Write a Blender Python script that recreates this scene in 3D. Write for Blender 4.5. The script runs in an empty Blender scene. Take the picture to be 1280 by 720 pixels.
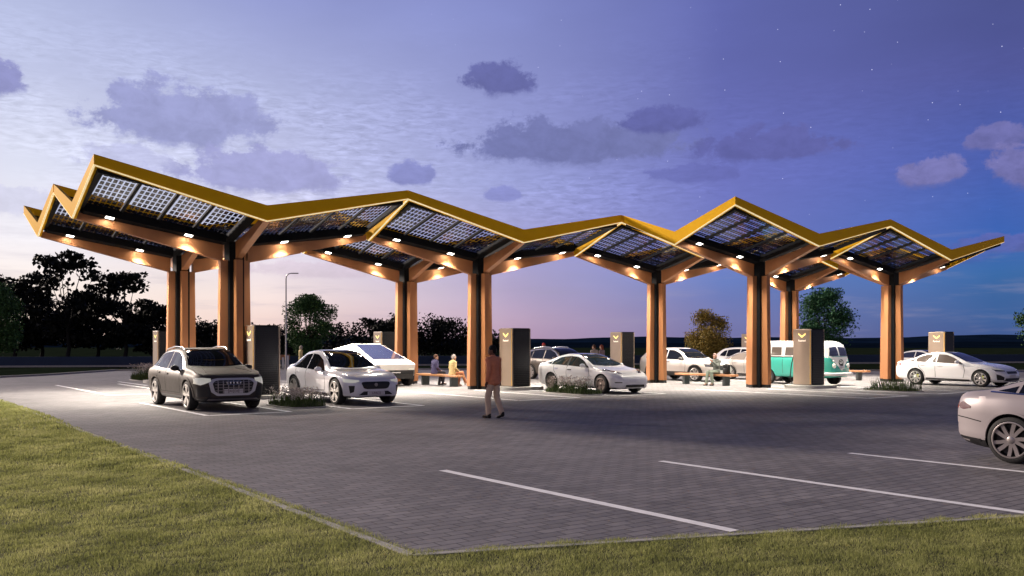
import bpy, bmesh, math, random
import numpy as np
from mathutils import Vector, Matrix
from mathutils.bvhtree import BVHTree
random.seed(7); RNG = np.random.default_rng(11)
scene = bpy.context.scene
COL = scene.collection
PI = math.pi
# ---------------------------------------------------------------- frame of the place
EYE = 1.8                       # eye height over the paving
FPX = 1138.0
U = Vector((.8025, .5966, 0)); V = Vector((-.5966, .8025, 0))
ANG = math.atan2(.5966, .8025)
P2 = Vector((-1.29, 36.5, 0))
def site(a, b, z=0.0):          # station axes: a along the canopy rows, b away from the forecourt
    p = P2 + U*a + V*b
    return Vector((p.x, p.y, z))
def gnd(px, py):                # ground point seen at a photo pixel (used to measure the layout)
    Z = FPX*EYE/(py-430.0)
    return Vector(((px-640.0)/FPX*Z, Z, 0))
# ---------------------------------------------------------------- materials
def lin(c):
    return tuple(((x/255)/12.92 if x/255 <= .04045 else ((x/255+.055)/1.055)**2.4) for x in c)
def nd(t, typ, **kw):
    n = t.nodes.new(typ)
    for k, v in kw.items():
        if k == 'inp':
            for kk, vv in v.items(): n.inputs[kk].default_value = vv
        else: setattr(n, k, v)
    return n
def mat(name, col, rough=.5, metal=0.0, coat=0.0, var=0.0, vscale=4.0, bump=0.0, bscale=40.0, spec=.5, emit=None, estr=0.0, alpha=1.0, stretch=(1, 1, 1)):
    m = bpy.data.materials.new(name); m.use_nodes = True
    t = m.node_tree; b = t.nodes['Principled BSDF']
    b.inputs['Base Color'].default_value = (*col, 1); b.inputs['Roughness'].default_value = rough
    b.inputs['Metallic'].default_value = metal; b.inputs['Coat Weight'].default_value = coat
    b.inputs['Coat Roughness'].default_value = .05
    b.inputs['Specular IOR Level'].default_value = spec
    if emit: b.inputs['Emission Color'].default_value = (*emit, 1); b.inputs['Emission Strength'].default_value = estr
    if var or bump:
        tc = nd(t, 'ShaderNodeTexCoord'); mp = nd(t, 'ShaderNodeMapping'); mp.inputs['Scale'].default_value = stretch
        t.links.new(tc.outputs['Object'], mp.inputs['Vector'])
    if var:
        n = nd(t, 'ShaderNodeTexNoise', inp={'Scale': vscale, 'Detail': 5.0, 'Roughness': .6})
        t.links.new(mp.outputs[0], n.inputs['Vector'])
        mx = nd(t, 'ShaderNodeMix', data_type='RGBA')
        mx.inputs[6].default_value = (*[c*(1-var) for c in col], 1); mx.inputs[7].default_value = (*[min(1, c*(1+var)) for c in col], 1)
        r = nd(t, 'ShaderNodeMapRange', inp={1: .3, 2: .7})
        t.links.new(n.outputs['Fac'], r.inputs[0]); t.links.new(r.outputs[0], mx.inputs[0]); t.links.new(mx.outputs[2], b.inputs['Base Color'])
        r2 = nd(t, 'ShaderNodeMapRange', inp={1: .2, 2: .8, 3: max(0, rough-.08), 4: min(1, rough+.08)})
        t.links.new(n.outputs['Fac'], r2.inputs[0]); t.links.new(r2.outputs[0], b.inputs['Roughness'])
    if bump:
        n2 = nd(t, 'ShaderNodeTexNoise', inp={'Scale': bscale, 'Detail': 4.0}); t.links.new(mp.outputs[0], n2.inputs['Vector'])
        bp = nd(t, 'ShaderNodeBump', inp={'Strength': bump, 'Distance': .02}); t.links.new(n2.outputs['Fac'], bp.inputs['Height']); t.links.new(bp.outputs[0], b.inputs['Normal'])
    return m
M = {}
M['copper'] = mat('copper', (.42, .185, .078), .48, .3, var=.10, vscale=3, stretch=(1, 1, .15))
M['darkmetal'] = mat('dark_metal', (.009, .010, .012), .6, 0, var=.15, spec=.08, vscale=5)
M['black'] = mat('black', (.012, .012, .013), .5)
M['yellow'] = mat('yellow_paint', (1.0, .54, .014), .55, .0, var=.05, vscale=2, spec=.04)
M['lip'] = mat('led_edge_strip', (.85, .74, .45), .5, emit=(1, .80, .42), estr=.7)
M['lamp'] = mat('lamp_glow', (.9, .9, .9), .4, emit=(1, .94, .84), estr=7)
M['white_line'] = mat('road_paint', (.90, .90, .90), .6, var=.10, vscale=5)
M['concrete'] = mat('concrete', (.42, .41, .39), .8, var=.12, vscale=6, bump=.2)
M['wood'] = mat('bench_wood', (.36, .17, .075), .55, var=.2, vscale=6, stretch=(.25, 4, 4))
M['steel'] = mat('steel', (.07, .08, .08), .45, .6)
M['galv'] = mat('galvanised', (.5, .5, .5), .4, .8)
M['tyre'] = mat('tyre', (.014, .014, .015), .75, bump=.2, bscale=60)
M['glass'] = mat('car_glass', (.006, .007, .009), .03, 0, coat=.2, spec=.5)
M['glass_g'] = mat('green_tinted_glass', (.03, .045, .045), .05, 0, coat=.6, spec=.7)
M['glass_b'] = mat('blue_tinted_glass', (.03, .035, .07), .05, 0, coat=.6, spec=.7)
M['glass_t'] = mat('taupe_tinted_glass', (.12, .10, .09), .08, 0, coat=.5)
M['trim'] = mat('black_trim', (.016, .016, .018), .4)
M['chrome'] = mat('chrome', (.75, .75, .76), .15, 1.0)
M['rim_s'] = mat('machined_rim', (.62, .6, .58), .3, .85)
M['rim_d'] = mat('dark_rim', (.03, .03, .032), .35, .6)
M['rim_t'] = mat('taupe_rim', (.24, .19, .17), .4, .5)
M['rim_g'] = mat('grey_rim', (.34, .31, .30), .35, .7)
M['hlamp'] = mat('head_lamp', (.75, .75, .68), .12, 0, coat=1, emit=(1, .97, .78), estr=.25)
M['hdark'] = mat('dark_head_lamp', (.10, .10, .12), .1, .2, coat=1)
M['tail'] = mat('tail_lamp', (.45, .02, .02), .2, 0, coat=1)
M['plate'] = mat('number_plate', (.6, .57, .58), .5)
M['platetext'] = mat('plate_lettering', (.10, .04, .05), .5)
M['seam'] = mat('door_seam', (.01, .01, .01), .8)
# ---------------------------------------------------------------- mesh builder
class MB:
    def __init__(s): s.v = []; s.f = []; s.mi = []
    def add(s, vs, fs, mi=0):
        o = len(s.v); s.v += [tuple(p) for p in vs]
        for f in fs: s.f.append(tuple(i+o for i in f)); s.mi.append(mi)
    def box(s, c, d, mi=0, mtx=None, taper=1.0):
        x, y, z = [q/2 for q in d]
        vs = [Vector((sx*x*(taper if sz > 0 else 1), sy*y*(taper if sz > 0 else 1), sz*z)) for sz in (-1, 1) for sy in (-1, 1) for sx in (-1, 1)]
        if mtx: vs = [mtx @ p for p in vs]
        vs = [p+Vector(c) for p in vs]
        s.add(vs, [(0, 2, 3, 1), (4, 5, 7, 6), (0, 1, 5, 4), (2, 6, 7, 3), (0, 4, 6, 2), (1, 3, 7, 5)], mi)
    def bevbox(s, c, d, b=.02, mi=0):     # box with chamfered edges
        bm = bmesh.new(); bmesh.ops.create_cube(bm, size=1)
        for v in bm.verts: v.co = Vector((v.co.x*d[0], v.co.y*d[1], v.co.z*d[2]))
        bmesh.ops.bevel(bm, geom=bm.edges[:], offset=b, segments=2, affect='EDGES', profile=.5)
        bm.verts.index_update(); s.add([v.co+Vector(c) for v in bm.verts], [[v.index for v in f.verts] for f in bm.faces], mi); bm.free()
    def slab(s, quad, zb, zt, mi=0):      # quad: plan corners (ccw); zb, zt: height functions
        n = len(quad)
        vs = [(x, y, zb(x, y)) for x, y in quad]+[(x, y, zt(x, y)) for x, y in quad]
        fs = [tuple(range(n-1, -1, -1)), tuple(range(n, 2*n))]+[(i, (i+1) % n, n+(i+1) % n, n+i) for i in range(n)]
        s.add(vs, fs, mi)
    def tube(s, pts, rad, n=8, mi=0, cap=True):
        pts = [Vector(p) for p in pts]; rad = rad if hasattr(rad, '__len__') else [rad]*len(pts)
        o = len(s.v); up = Vector((.13, .21, 1)).normalized(); rings = []
        for i, p in enumerate(pts):
            d = (pts[min(i+1, len(pts)-1)]-pts[max(i-1, 0)])
            d = d.normalized() if d.length > 1e-9 else Vector((0, 0, 1))
            a = d.cross(up)
            if a.length < .05: a = d.cross(Vector((1, 0, 0)))
            a.normalize(); b = d.cross(a)
            rings.append([p+(a*math.cos(2*PI*k/n)+b*math.sin(2*PI*k/n))*rad[i] for k in range(n)])
        vs = [q for r in rings for q in r]; fs = []
        for i in range(len(pts)-1):
            for k in range(n): fs.append((i*n+k, i*n+(k+1) % n, (i+1)*n+(k+1) % n, (i+1)*n+k))
        if cap: fs += [tuple(range(n-1, -1, -1)), tuple((len(pts)-1)*n+k for k in range(n))]
        s.add(vs, fs, mi)
    def lathe(s, prof, n=32, axis='z', mi=0, c=(0, 0, 0), closed=False):   # prof: (r, h)
        vs = []
        for r, h in prof:
            for k in range(n):
                a = 2*PI*k/n; p = (r*math.cos(a), r*math.sin(a), h)
                if axis == 'y': p = (p[0], p[2], p[1])
                if axis == 'x': p = (p[2], p[0], p[1])
                vs.append((p[0]+c[0], p[1]+c[1], p[2]+c[2]))
        fs = []; m = len(prof)
        for i in range(m if closed else m-1):
            j = (i+1) % m
            for k in range(n): fs.append((i*n+k, i*n+(k+1) % n, j*n+(k+1) % n, j*n+k))
        s.add(vs, fs, mi)
    def ell(s, c, r, n=14, m=9, mi=0, mtx=None):
        vs = [(0, 0, -1)]; fs = []
        for i in range(1, m):
            a = -PI/2+PI*i/m
            for k in range(n): vs.append((math.cos(a)*math.cos(2*PI*k/n), math.cos(a)*math.sin(2*PI*k/n), math.sin(a)))
        vs.append((0, 0, 1))
        for k in range(n): fs.append((0, 1+(k+1) % n, 1+k)); fs.append((len(vs)-1, 1+(m-2)*n+k, 1+(m-2)*n+(k+1) % n))
        for i in range(m-2):
            for k in range(n): fs.append((1+i*n+k, 1+i*n+(k+1) % n, 1+(i+1)*n+(k+1) % n, 1+(i+1)*n+k))
        vs = [Vector((x*r[0], y*r[1], z*r[2])) for x, y, z in vs]
        if mtx: vs = [mtx @ p for p in vs]
        s.add([p+Vector(c) for p in vs], fs, mi)
    def mesh(s, name, mats, smooth=None, fix=True):
        me = bpy.data.meshes.new(name); me.from_pydata(s.v, [], s.f)
        for m in (mats if isinstance(mats, (list, tuple)) else [mats]): me.materials.append(m)
        me.polygons.foreach_set('material_index', s.mi)
        if fix:
            bm = bmesh.new(); bm.from_mesh(me); bmesh.ops.recalc_face_normals(bm, faces=bm.faces[:]); bm.to_mesh(me); bm.free()
        if smooth:
            me.polygons.foreach_set('use_smooth', [True]*len(me.polygons))
            me.set_sharp_from_angle(angle=math.radians(smooth))
        me.update(); return me
    def build(s, name, mats, parent=None, smooth=None, fix=True):
        return link(name, s.mesh(name, mats, smooth, fix), parent)
def link(name, data, parent=None):
    o = bpy.data.objects.new(name, data); COL.objects.link(o)
    if parent: o.parent = parent
    return o
def tag(o, label=None, cat=None, group=None, kind=None):
    if label: o['label'] = label
    if cat: o['category'] = cat
    if group: o['group'] = group
    if kind: o['kind'] = kind
    return o
def thing(name, label, cat, loc=(0, 0, 0), rz=0.0, group=None):
    o = link(name, None); o.location = loc; o.rotation_euler = (0, 0, rz); o.empty_display_size = .2
    return tag(o, label, cat, group)
def dup(src, loc, rz, label, group=None):
    def cp(o, par):
        c = o.copy(); COL.objects.link(c)
        if par: c.parent = par
        for ch in list(o.children): cp(ch, c)
        return c
    r = cp(src, None); r.location = loc; r.rotation_euler = (0, 0, rz); r['label'] = label
    if group: r['group'] = group
    return r
def np_mesh(name, verts, faces_n, mats, midx=None):     # verts (N,3); equal sized faces (F,k) of running vertices
    me = bpy.data.meshes.new(name); F, k = faces_n.shape
    me.vertices.add(len(verts)); me.vertices.foreach_set('co', np.ascontiguousarray(verts, dtype=np.float32).ravel())
    me.loops.add(F*k); me.loops.foreach_set('vertex_index', faces_n.astype(np.int32).ravel())
    me.polygons.add(F); me.polygons.foreach_set('loop_start', np.arange(0, F*k, k, dtype=np.int32))
    for m in mats: me.materials.append(m)
    if midx is not None: me.polygons.foreach_set('material_index', midx.astype(np.int32))
    me.update(calc_edges=True); me.validate(); return me

_tm = {}
def text_mesh(name, fc, parent):
    k = (fc.body, fc.size)
    if k not in _tm:
        tmp = bpy.data.objects.new('t', fc); COL.objects.link(tmp); dg = bpy.context.evaluated_depsgraph_get(); dg.update()
        _tm[k] = bpy.data.meshes.new_from_object(tmp.evaluated_get(dg)); bpy.data.objects.remove(tmp)
    return link(name, _tm[k], parent)
# ---------------------------------------------------------------- camera and render settings
cam = bpy.data.cameras.new('camera'); co = link('camera', cam)
co.location = (0, 0, EYE); co.rotation_euler = (math.radians(90), 0, 0)
cam.lens = 36.0*FPX/1280; cam.shift_y = 70/1280; cam.clip_end = 9000; cam.clip_start = .05
scene.camera = co
scene.view_settings.view_transform = 'Standard'; scene.view_settings.look = 'None'
scene.view_settings.exposure = 0; scene.view_settings.gamma = 1; scene.view_settings.use_curve_mapping = False
cy = scene.cycles; cy.use_denoising = True; cy.max_bounces = 8; cy.transparent_max_bounces = 24; cy.sample_clamp_indirect = 6; cy.caustics_reflective = False; cy.caustics_refractive = False
cy.use_light_tree = True
# ---------------------------------------------------------------- sky
SUN_AZ, SUN_EL = -58.5, 19.5        # degrees from the view axis (left negative), elevation
w = bpy.data.worlds.new('World'); scene.world = w; w.use_nodes = True
t = w.node_tree; t.nodes.clear(); L = t.links.new
def fm(op, a, b=None, c=None, clamp=False):
    n = t.nodes.new('ShaderNodeMath'); n.operation = op; n.use_clamp = clamp
    for i, x in enumerate((a, b, c)):
        if x is None: continue
        if isinstance(x, (int, float)): n.inputs[i].default_value = x
        else: L(x, n.inputs[i])
    return n.outputs[0]
def smooth(x, a, b):
    n = t.nodes.new('ShaderNodeMapRange'); n.interpolation_type = 'SMOOTHSTEP'; n.inputs[1].default_value = a; n.inputs[2].default_value = b; L(x, n.inputs[0]); return n.outputs[0]
def mixc(f, a, b, mode='MIX'):
    n = t.nodes.new('ShaderNodeMix'); n.data_type = 'RGBA'; n.blend_type = mode
    for i, x in ((0, f), (6, a), (7, b)):
        if isinstance(x, (int, float)): n.inputs[i].default_value = x
        elif isinstance(x, tuple): n.inputs[i].default_value = (*x, 1)
        else: L(x, n.inputs[i])
    return n.outputs[2]
tc = t.nodes.new('ShaderNodeTexCoord'); sp = t.nodes.new('ShaderNodeSeparateXYZ'); L(tc.outputs['Generated'], sp.inputs[0])
az = fm('MULTIPLY', fm('ARCTAN2', sp.outputs[0], sp.outputs[1]), 57.2958)
el = fm('MULTIPLY', fm('ARCSINE', sp.outputs[2]), 57.2958)
elf = fm('DIVIDE', el, 90.0)
ANCH = [   # azimuth: colour of the dusk sky by elevation; low band behind camera brightened as fill
 (-180, [(0, (228, 204, 196)), (12, (202, 184, 190)), (24, (84, 84, 112)), (45, (48, 56, 84)), (90, (34, 44, 78))]),
 (-100, [(0, (210, 165, 140)), (4, (190, 170, 180)), (12, (150, 150, 190)), (28, (96, 104, 150)), (45, (56, 62, 96)), (90, (34, 44, 78))]),
 (-62, [(0, (255, 216, 180)), (3, (255, 232, 210)), (8, (244, 234, 236)), (16, (205, 208, 236)), (28, (140, 148, 196)), (45, (66, 72, 112)), (90, (34, 44, 78))]),
 (-28, [(0, (255, 222, 204)), (1.5, (255, 232, 217)), (3, (255, 240, 230)), (6, (246, 242, 249)), (10, (226, 229, 248)), (15, (194, 200, 232)), (18.5, (180, 188, 224)), (28, (120, 128, 186)), (45, (60, 68, 110)), (90, (34, 44, 78))]),
 (-15, [(0, (238, 200, 192)), (1.5, (243, 216, 209)), (3, (245, 226, 222)), (6, (230, 224, 239)), (10, (198, 201, 234)), (15, (178, 184, 223)), (20, (152, 160, 213)), (30, (104, 110, 168)), (45, (56, 64, 106)), (90, (34, 44, 78))]),
 (0, [(0, (180, 150, 178)), (1.5, (190, 164, 190)), (3, (184, 168, 202)), (6, (168, 166, 214)), (10, (158, 164, 217)), (15, (146, 152, 208)), (20, (133, 141, 201)), (30, (92, 98, 158)), (45, (54, 62, 102)), (90, (34, 44, 78))]),
 (13, [(0, (118, 116, 164)), (1.5, (120, 124, 178)), (4, (106, 128, 194)), (6, (116, 126, 198)), (10, (112, 118, 192)), (15, (102, 108, 178)), (20, (97, 104, 172)), (30, (76, 82, 140)), (45, (50, 58, 98)), (90, (34, 44, 78))]),
 (28, [(0, (64, 84, 138)), (1.5, (62, 96, 152)), (4, (58, 106, 168)), (6, (60, 100, 180)), (10, (74, 94, 172)), (15, (82, 88, 154)), (20, (77, 84, 142)), (30, (62, 70, 120)), (45, (48, 56, 92)), (90, (34, 44, 78))]),
 (100, [(0, (150, 142, 160)), (8, (130, 128, 158)), (20, (74, 78, 112)), (45, (46, 54, 86)), (90, (34, 44, 78))]),
 (180, [(0, (228, 204, 196)), (12, (202, 184, 190)), (24, (84, 84, 112)), (45, (48, 56, 84)), (90, (34, 44, 78))])]
prev = None
for k, (a0, stops) in enumerate(ANCH):
    r = t.nodes.new('ShaderNodeValToRGB'); e = r.color_ramp.elements; r.color_ramp.interpolation = 'B_SPLINE' if False else 'EASE' if False else 'LINEAR'
    while len(e) < len(stops): e.new(.5)
    for j, (d, c) in enumerate(stops): e[j].position = d/90.0; e[j].color = (*lin(c), 1)
    L(elf, r.inputs[0])
    if prev is None: prev = r.outputs[0]
    else:
        f = t.nodes.new('ShaderNodeMapRange'); f.interpolation_type = 'LINEAR'; f.inputs[1].default_value = ANCH[k-1][0]; f.inputs[2].default_value = a0; L(az, f.inputs[0])
        prev = mixc(f.outputs[0], prev, r.outputs[0])
sky = prev
cv = t.nodes.new('ShaderNodeCombineXYZ'); L(az, cv.inputs[0]); L(el, cv.inputs[1])
def noise(scale, sx=1.0, sy=1.0, det=6.0, rough=.55, off=0.0, dist=0.0):
    mp = t.nodes.new('ShaderNodeMapping'); mp.inputs['Scale'].default_value = (sx, sy, 1); mp.inputs['Location'].default_value = (off, off*.7, off*1.3); L(cv.outputs[0], mp.inputs[0])
    n = t.nodes.new('ShaderNodeTexNoise'); n.inputs['Scale'].default_value = scale; n.inputs['Detail'].default_value = det; n.inputs['Roughness'].default_value = rough; n.inputs['Distortion'].default_value = dist
    L(mp.outputs[0], n.inputs['Vector']); return n.outputs['Fac']
# thin high veil: fine rippled rows and broad soft streaks
rip = noise(1.0, 1.0, 4.6, 5, .6, 3.1, .5); veil = noise(.16, .6, 1.6, 4, .5, 7.7)
band = fm('MULTIPLY', fm('MULTIPLY', smooth(el, 4.5, 8.5), fm('SUBTRACT', 1.0, smooth(el, 13, 20))), fm('SUBTRACT', 1.0, fm('MULTIPLY', smooth(az, 6, 20), .72)))
ra = fm('MULTIPLY', fm('MULTIPLY', fm('SUBTRACT', rip, .5), band), fm('MULTIPLY', smooth(veil, .33, .62), 1.0))
sky = mixc(1.0, sky, fm('ADD', 1.0, ra), 'MULTIPLY')
ve = fm('MULTIPLY', fm('SUBTRACT', veil, .5), .28)
sky = mixc(1.0, sky, fm('ADD', 1.0, ve), 'MULTIPLY')
low = noise(.5, .22, 1.9, 5, .6, 14.2)          # soft low streaks over the horizon
lo = fm('MULTIPLY', smooth(low, .5, .72), fm('MULTIPLY', fm('SUBTRACT', 1.0, smooth(el, 4, 9)), .28))
sky = mixc(lo, sky, (.36, .33, .46))
# stars
mp = t.nodes.new('ShaderNodeMapping'); mp.inputs['Scale'].default_value = (1, 1, 1); L(cv.outputs[0], mp.inputs[0])
vo = t.nodes.new('ShaderNodeTexVoronoi'); vo.voronoi_dimensions = '2D'; vo.inputs['Scale'].default_value = .6; L(mp.outputs[0], vo.inputs['Vector'])
st = fm('LESS_THAN', vo.outputs['Distance'], .017)
sc_ = t.nodes.new('ShaderNodeSeparateColor'); L(vo.outputs['Color'], sc_.inputs[0])
st = fm('MULTIPLY', st, fm('MULTIPLY', smooth(sc_.outputs[0], .45, 1.0), fm('MULTIPLY', smooth(az, -12, 20), smooth(el, 5, 12))))
sky = mixc(1.0, sky, mixc(st, (0, 0, 0), (.55, .55, .65)), 'ADD')
# clouds: azimuth, elevation, half sizes, colour
CL = [(-19.8, 12.6, 6.6, 3.0, (154, 158, 205), 1, .95), (-15.2, 10.0, 6.8, 2.1, (160, 161, 210), 2, .88), (-23, 10.4, 3.5, 1.5, (182, 184, 224), 3, .6),
      (-30.0, 14.1, 2.9, 1.6, (140, 142, 196), 4, .9), (-.8, 16.0, 2.9, 1.7, (96, 99, 160), 5, .85), (4.0, 12.1, 9.0, 2.3, (114, 119, 172), 6, .92),
      (9.2, 13.4, 3.5, 1.2, (96, 99, 163), 16, .85), (15.5, 11.6, 5.4, 1.6, (96, 98, 162), 7, .8), (-6.2, 10.3, 2.2, 1.2, (132, 136, 196), 8, .85), (-.4, 9.2, 1.7, .8, (130, 134, 198), 9, .7),
      (11.3, 10.2, 3.2, .9, (100, 104, 172), 17, .6), (24.6, 9.5, 2.4, 1.3, (122, 119, 174), 10, .85), (28.2, 11.2, 2.2, 1.2, (114, 112, 168), 11, .8), (29.9, 9.4, 3.0, 1.9, (118, 115, 170), 12, .85),
      (28.6, 5.4, 4.0, .8, (96, 100, 168), 13, .7), (-29.5, 7.6, 5.0, 1.5, (206, 206, 232), 14, .65), (-12, 4.4, 6.0, .9, (214, 196, 212), 15, .55), (24, 4.9, 5.5, 1.2, (76, 100, 178), 18, .5),
      (30, 20, 3, 2.4, (66, 66, 118), 19, .6), (-45, 10, 7, 2.2, (190, 180, 205), 20, .8), (45, 9, 7, 2.0, (88, 92, 150), 21, .8)]
nA = noise(.5, 1, 1.3, 8, .66, 21.0, .15); nB = noise(.75, 1, 1.5, 7, .62, 41.0, .3)
for a0, e0, ra_, re_, c, sd, op in CL:
    dx = fm('DIVIDE', fm('SUBTRACT', az, a0), ra_); dy0 = fm('SUBTRACT', el, e0)
    dy = fm('MAXIMUM', fm('DIVIDE', dy0, re_), fm('DIVIDE', dy0, -re_*.62))
    d = fm('SQRT', fm('ADD', fm('MULTIPLY', dx, dx), fm('MULTIPLY', dy, dy)))
    f = fm('ADD', fm('SUBTRACT', 1.0, d), fm('MULTIPLY', fm('SUBTRACT', nA, .5), 1.8))
    wd_ = fm('ADD', .24, fm('MULTIPLY', smooth(fm('DIVIDE', dy0, -re_), -.1, .7), .62))
    tt_ = fm('DIVIDE', fm('SUBTRACT', f, .10), wd_, clamp=True); mk = fm('MULTIPLY', fm('MULTIPLY', fm('MULTIPLY', tt_, tt_), fm('SUBTRACT', 3.0, fm('MULTIPLY', tt_, 2.0))), op)
    # lighter, thinner tops and a little inner modelling
    sh_ = fm('ADD', fm('MULTIPLY', fm('DIVIDE', dy0, re_), .34), fm('MULTIPLY', fm('SUBTRACT', nB, .5), 2.2)); kk = 1.22 if a0 > 20 else 1.12
    cc = mixc(smooth(sh_, -.55, .6), tuple(x*(.80 if a0 > 20 else .88) for x in lin(c)), tuple(min(1, x*kk) for x in lin(c)))
    sky = mixc(mk, sky, cc)
sky = mixc(smooth(el, -1.5, -.2), (.012, .016, .02), sky)
bg = t.nodes.new('ShaderNodeBackground'); L(sky, bg.inputs[0]); bg.inputs[1].default_value = 1.0
nz = t.nodes.new('ShaderNodeTexSky'); nz.sky_type = 'NISHITA'; nz.sun_disc = False; nz.sun_elevation = math.radians(SUN_EL); nz.sun_rotation = math.radians(SUN_AZ)
bg2 = t.nodes.new('ShaderNodeBackground'); L(nz.outputs[0], bg2.inputs[0]); bg2.inputs[1].default_value = .001
ad = t.nodes.new('ShaderNodeAddShader'); L(bg.outputs[0], ad.inputs[0]); L(bg2.outputs[0], ad.inputs[1])
wo = t.nodes.new('ShaderNodeOutputWorld'); L(ad.outputs[0], wo.inputs[0])
w.cycles.sampling_method = 'MANUAL'; w.cycles.sample_map_resolution = 512
# ---------------------------------------------------------------- low evening sun
sl = bpy.data.lights.new('sun', 'SUN'); so = link('sun', sl)
a_, e_ = math.radians(SUN_AZ), math.radians(SUN_EL)
sd = Vector((math.sin(a_)*math.cos(e_), math.cos(a_)*math.cos(e_), math.sin(e_)))
so.rotation_euler = sd.to_track_quat('Z', 'Y').to_euler(); so.location = sd*60
sl.energy = 5.0; sl.angle = math.radians(4); sl.color = (1.0, .83, .70)
# ---------------------------------------------------------------- ground
def flat(name, pts, z, m, thick=0.0, kind='structure', label=None, cat=None):
    mb = MB()
    if thick: mb.slab(pts, lambda x, y: z-thick, lambda x, y: z)
    else: mb.add([(x, y, z) for x, y in pts], [tuple(range(len(pts)))])
    o = mb.build(name, m)
    tag(o, label, cat, kind=kind); return o
M['turf'] = mat('field_turf', (.012, .018, .011), 1.0, spec=0, var=.5, vscale=.25, bump=.4, bscale=6)
M['soil'] = mat('lawn_soil', (.030, .030, .012), .95, var=.4, vscale=6, bump=.5, bscale=30)
# pavers: small concrete blocks in running bond, laid along the station axes
m = bpy.data.materials.new('block_paving'); m.use_nodes = True; tt = m.node_tree; b = tt.nodes['Principled BSDF']
tc2 = nd(tt, 'ShaderNodeTexCoord'); mp2 = nd(tt, 'ShaderNodeMapping'); mp2.inputs['Rotation'].default_value = (0, 0, -ANG)
tt.links.new(tc2.outputs['Object'], mp2.inputs[0])
br = nd(tt, 'ShaderNodeTexBrick', inp={'Scale': 1.0, 'Mortar Size': .009, 'Mortar Smooth': .3, 'Bias': 0.0, 'Brick Width': .30, 'Row Height': .15})
br.inputs['Color1'].default_value = (.165, .157, .162, 1); br.inputs['Color2'].default_value = (.232, .219, .223, 1); br.inputs['Mortar'].default_value = (.055, .052, .053, 1)
tt.links.new(mp2.outputs[0], br.inputs['Vector'])
n1 = nd(tt, 'ShaderNodeTexNoise', inp={'Scale': .35, 'Detail': 8.0, 'Roughness': .72}); tt.links.new(mp2.outputs[0], n1.inputs['Vector'])
n2 = nd(tt, 'ShaderNodeTexNoise', inp={'Scale': 9.0, 'Detail': 5.0, 'Roughness': .7}); tt.links.new(mp2.outputs[0], n2.inputs['Vector'])
r1 = nd(tt, 'ShaderNodeMapRange', inp={1: .3, 2: .7, 3: .66, 4: 1.22}); tt.links.new(n1.outputs['Fac'], r1.inputs[0])
r2 = nd(tt, 'ShaderNodeMapRange', inp={1: .25, 2: .75, 3: .75, 4: 1.22}); tt.links.new(n2.outputs['Fac'], r2.inputs[0])
mu = nd(tt, 'ShaderNodeMath', operation='MULTIPLY'); tt.links.new(r1.outputs[0], mu.inputs[0]); tt.links.new(r2.outputs[0], mu.inputs[1])
n3 = nd(tt, 'ShaderNodeTexNoise', inp={'Scale': .9, 'Detail': 6.0, 'Roughness': .6, 'Distortion': .8}); tt.links.new(mp2.outputs[0], n3.inputs['Vector'])
r3 = nd(tt, 'ShaderNodeMapRange', inp={1: .60, 2: .72, 3: 1.0, 4: .66}); tt.links.new(n3.outputs['Fac'], r3.inputs[0])
mp3 = nd(tt, 'ShaderNodeMapping'); mp3.inputs['Scale'].default_value = (.12, 1.6, 1); tt.links.new(mp2.outputs[0], mp3.inputs[0])
n4 = nd(tt, 'ShaderNodeTexNoise', inp={'Scale': 1.0, 'Detail': 5.0, 'Roughness': .65}); tt.links.new(mp3.outputs[0], n4.inputs['Vector'])
r4 = nd(tt, 'ShaderNodeMapRange', inp={1: .58, 2: .72, 3: 1.0, 4: .87}); tt.links.new(n4.outputs['Fac'], r4.inputs[0])
mu2 = nd(tt, 'ShaderNodeMath', operation='MULTIPLY'); tt.links.new(r3.outputs[0], mu2.inputs[0]); tt.links.new(r4.outputs[0], mu2.inputs[1])
mu3 = nd(tt, 'ShaderNodeMath', operation='MULTIPLY'); tt.links.new(mu.outputs[0], mu3.inputs[0]); tt.links.new(mu2.outputs[0], mu3.inputs[1]); mu = mu3
mx = nd(tt, 'ShaderNodeMix', data_type='RGBA', blend_type='MULTIPLY'); mx.inputs[0].default_value = 1
tt.links.new(br.outputs['Color'], mx.inputs[6]); tt.links.new(mu.outputs[0], mx.inputs[7]); tt.links.new(mx.outputs[2], b.inputs['Base Color'])
rr = nd(tt, 'ShaderNodeMapRange', inp={1: .3, 2: .7, 3: .55, 4: .8}); tt.links.new(n2.outputs['Fac'], rr.inputs[0]); tt.links.new(rr.outputs[0], b.inputs['Roughness'])
bp = nd(tt, 'ShaderNodeBump', inp={'Strength': .5, 'Distance': .006}); bp.invert = True
tt.links.new(br.outputs['Fac'], bp.inputs['Height']); tt.links.new(bp.outputs[0], b.inputs['Normal'])
M['paving'] = m
flat('ground', [(-3000, -200), (3000, -200), (3000, 6000), (-3000, 6000)], -.012, M['turf'])
E1, E2 = Vector((-.85, 7.75, 0)), Vector((-16.5, 29.3, 0))
FD = Vector((.962, .272, 0))                              # direction of the front lawn edge
FR = E1+FD*75
PAVE = [(E1.x, E1.y), (FR.x, FR.y), (75, 61), (30, 60), (12, 61.5), (-8, 64), (-18, 65), (-26.5, 61), (-26.5, 52), (-27.5, 47), (-32, 44), (-60, 40), (-60, 34), (-24, 34.5), (-19.5, 32.8), (E2.x, E2.y)]
flat('paving', PAVE, 0.0, M['paving'])
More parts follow.
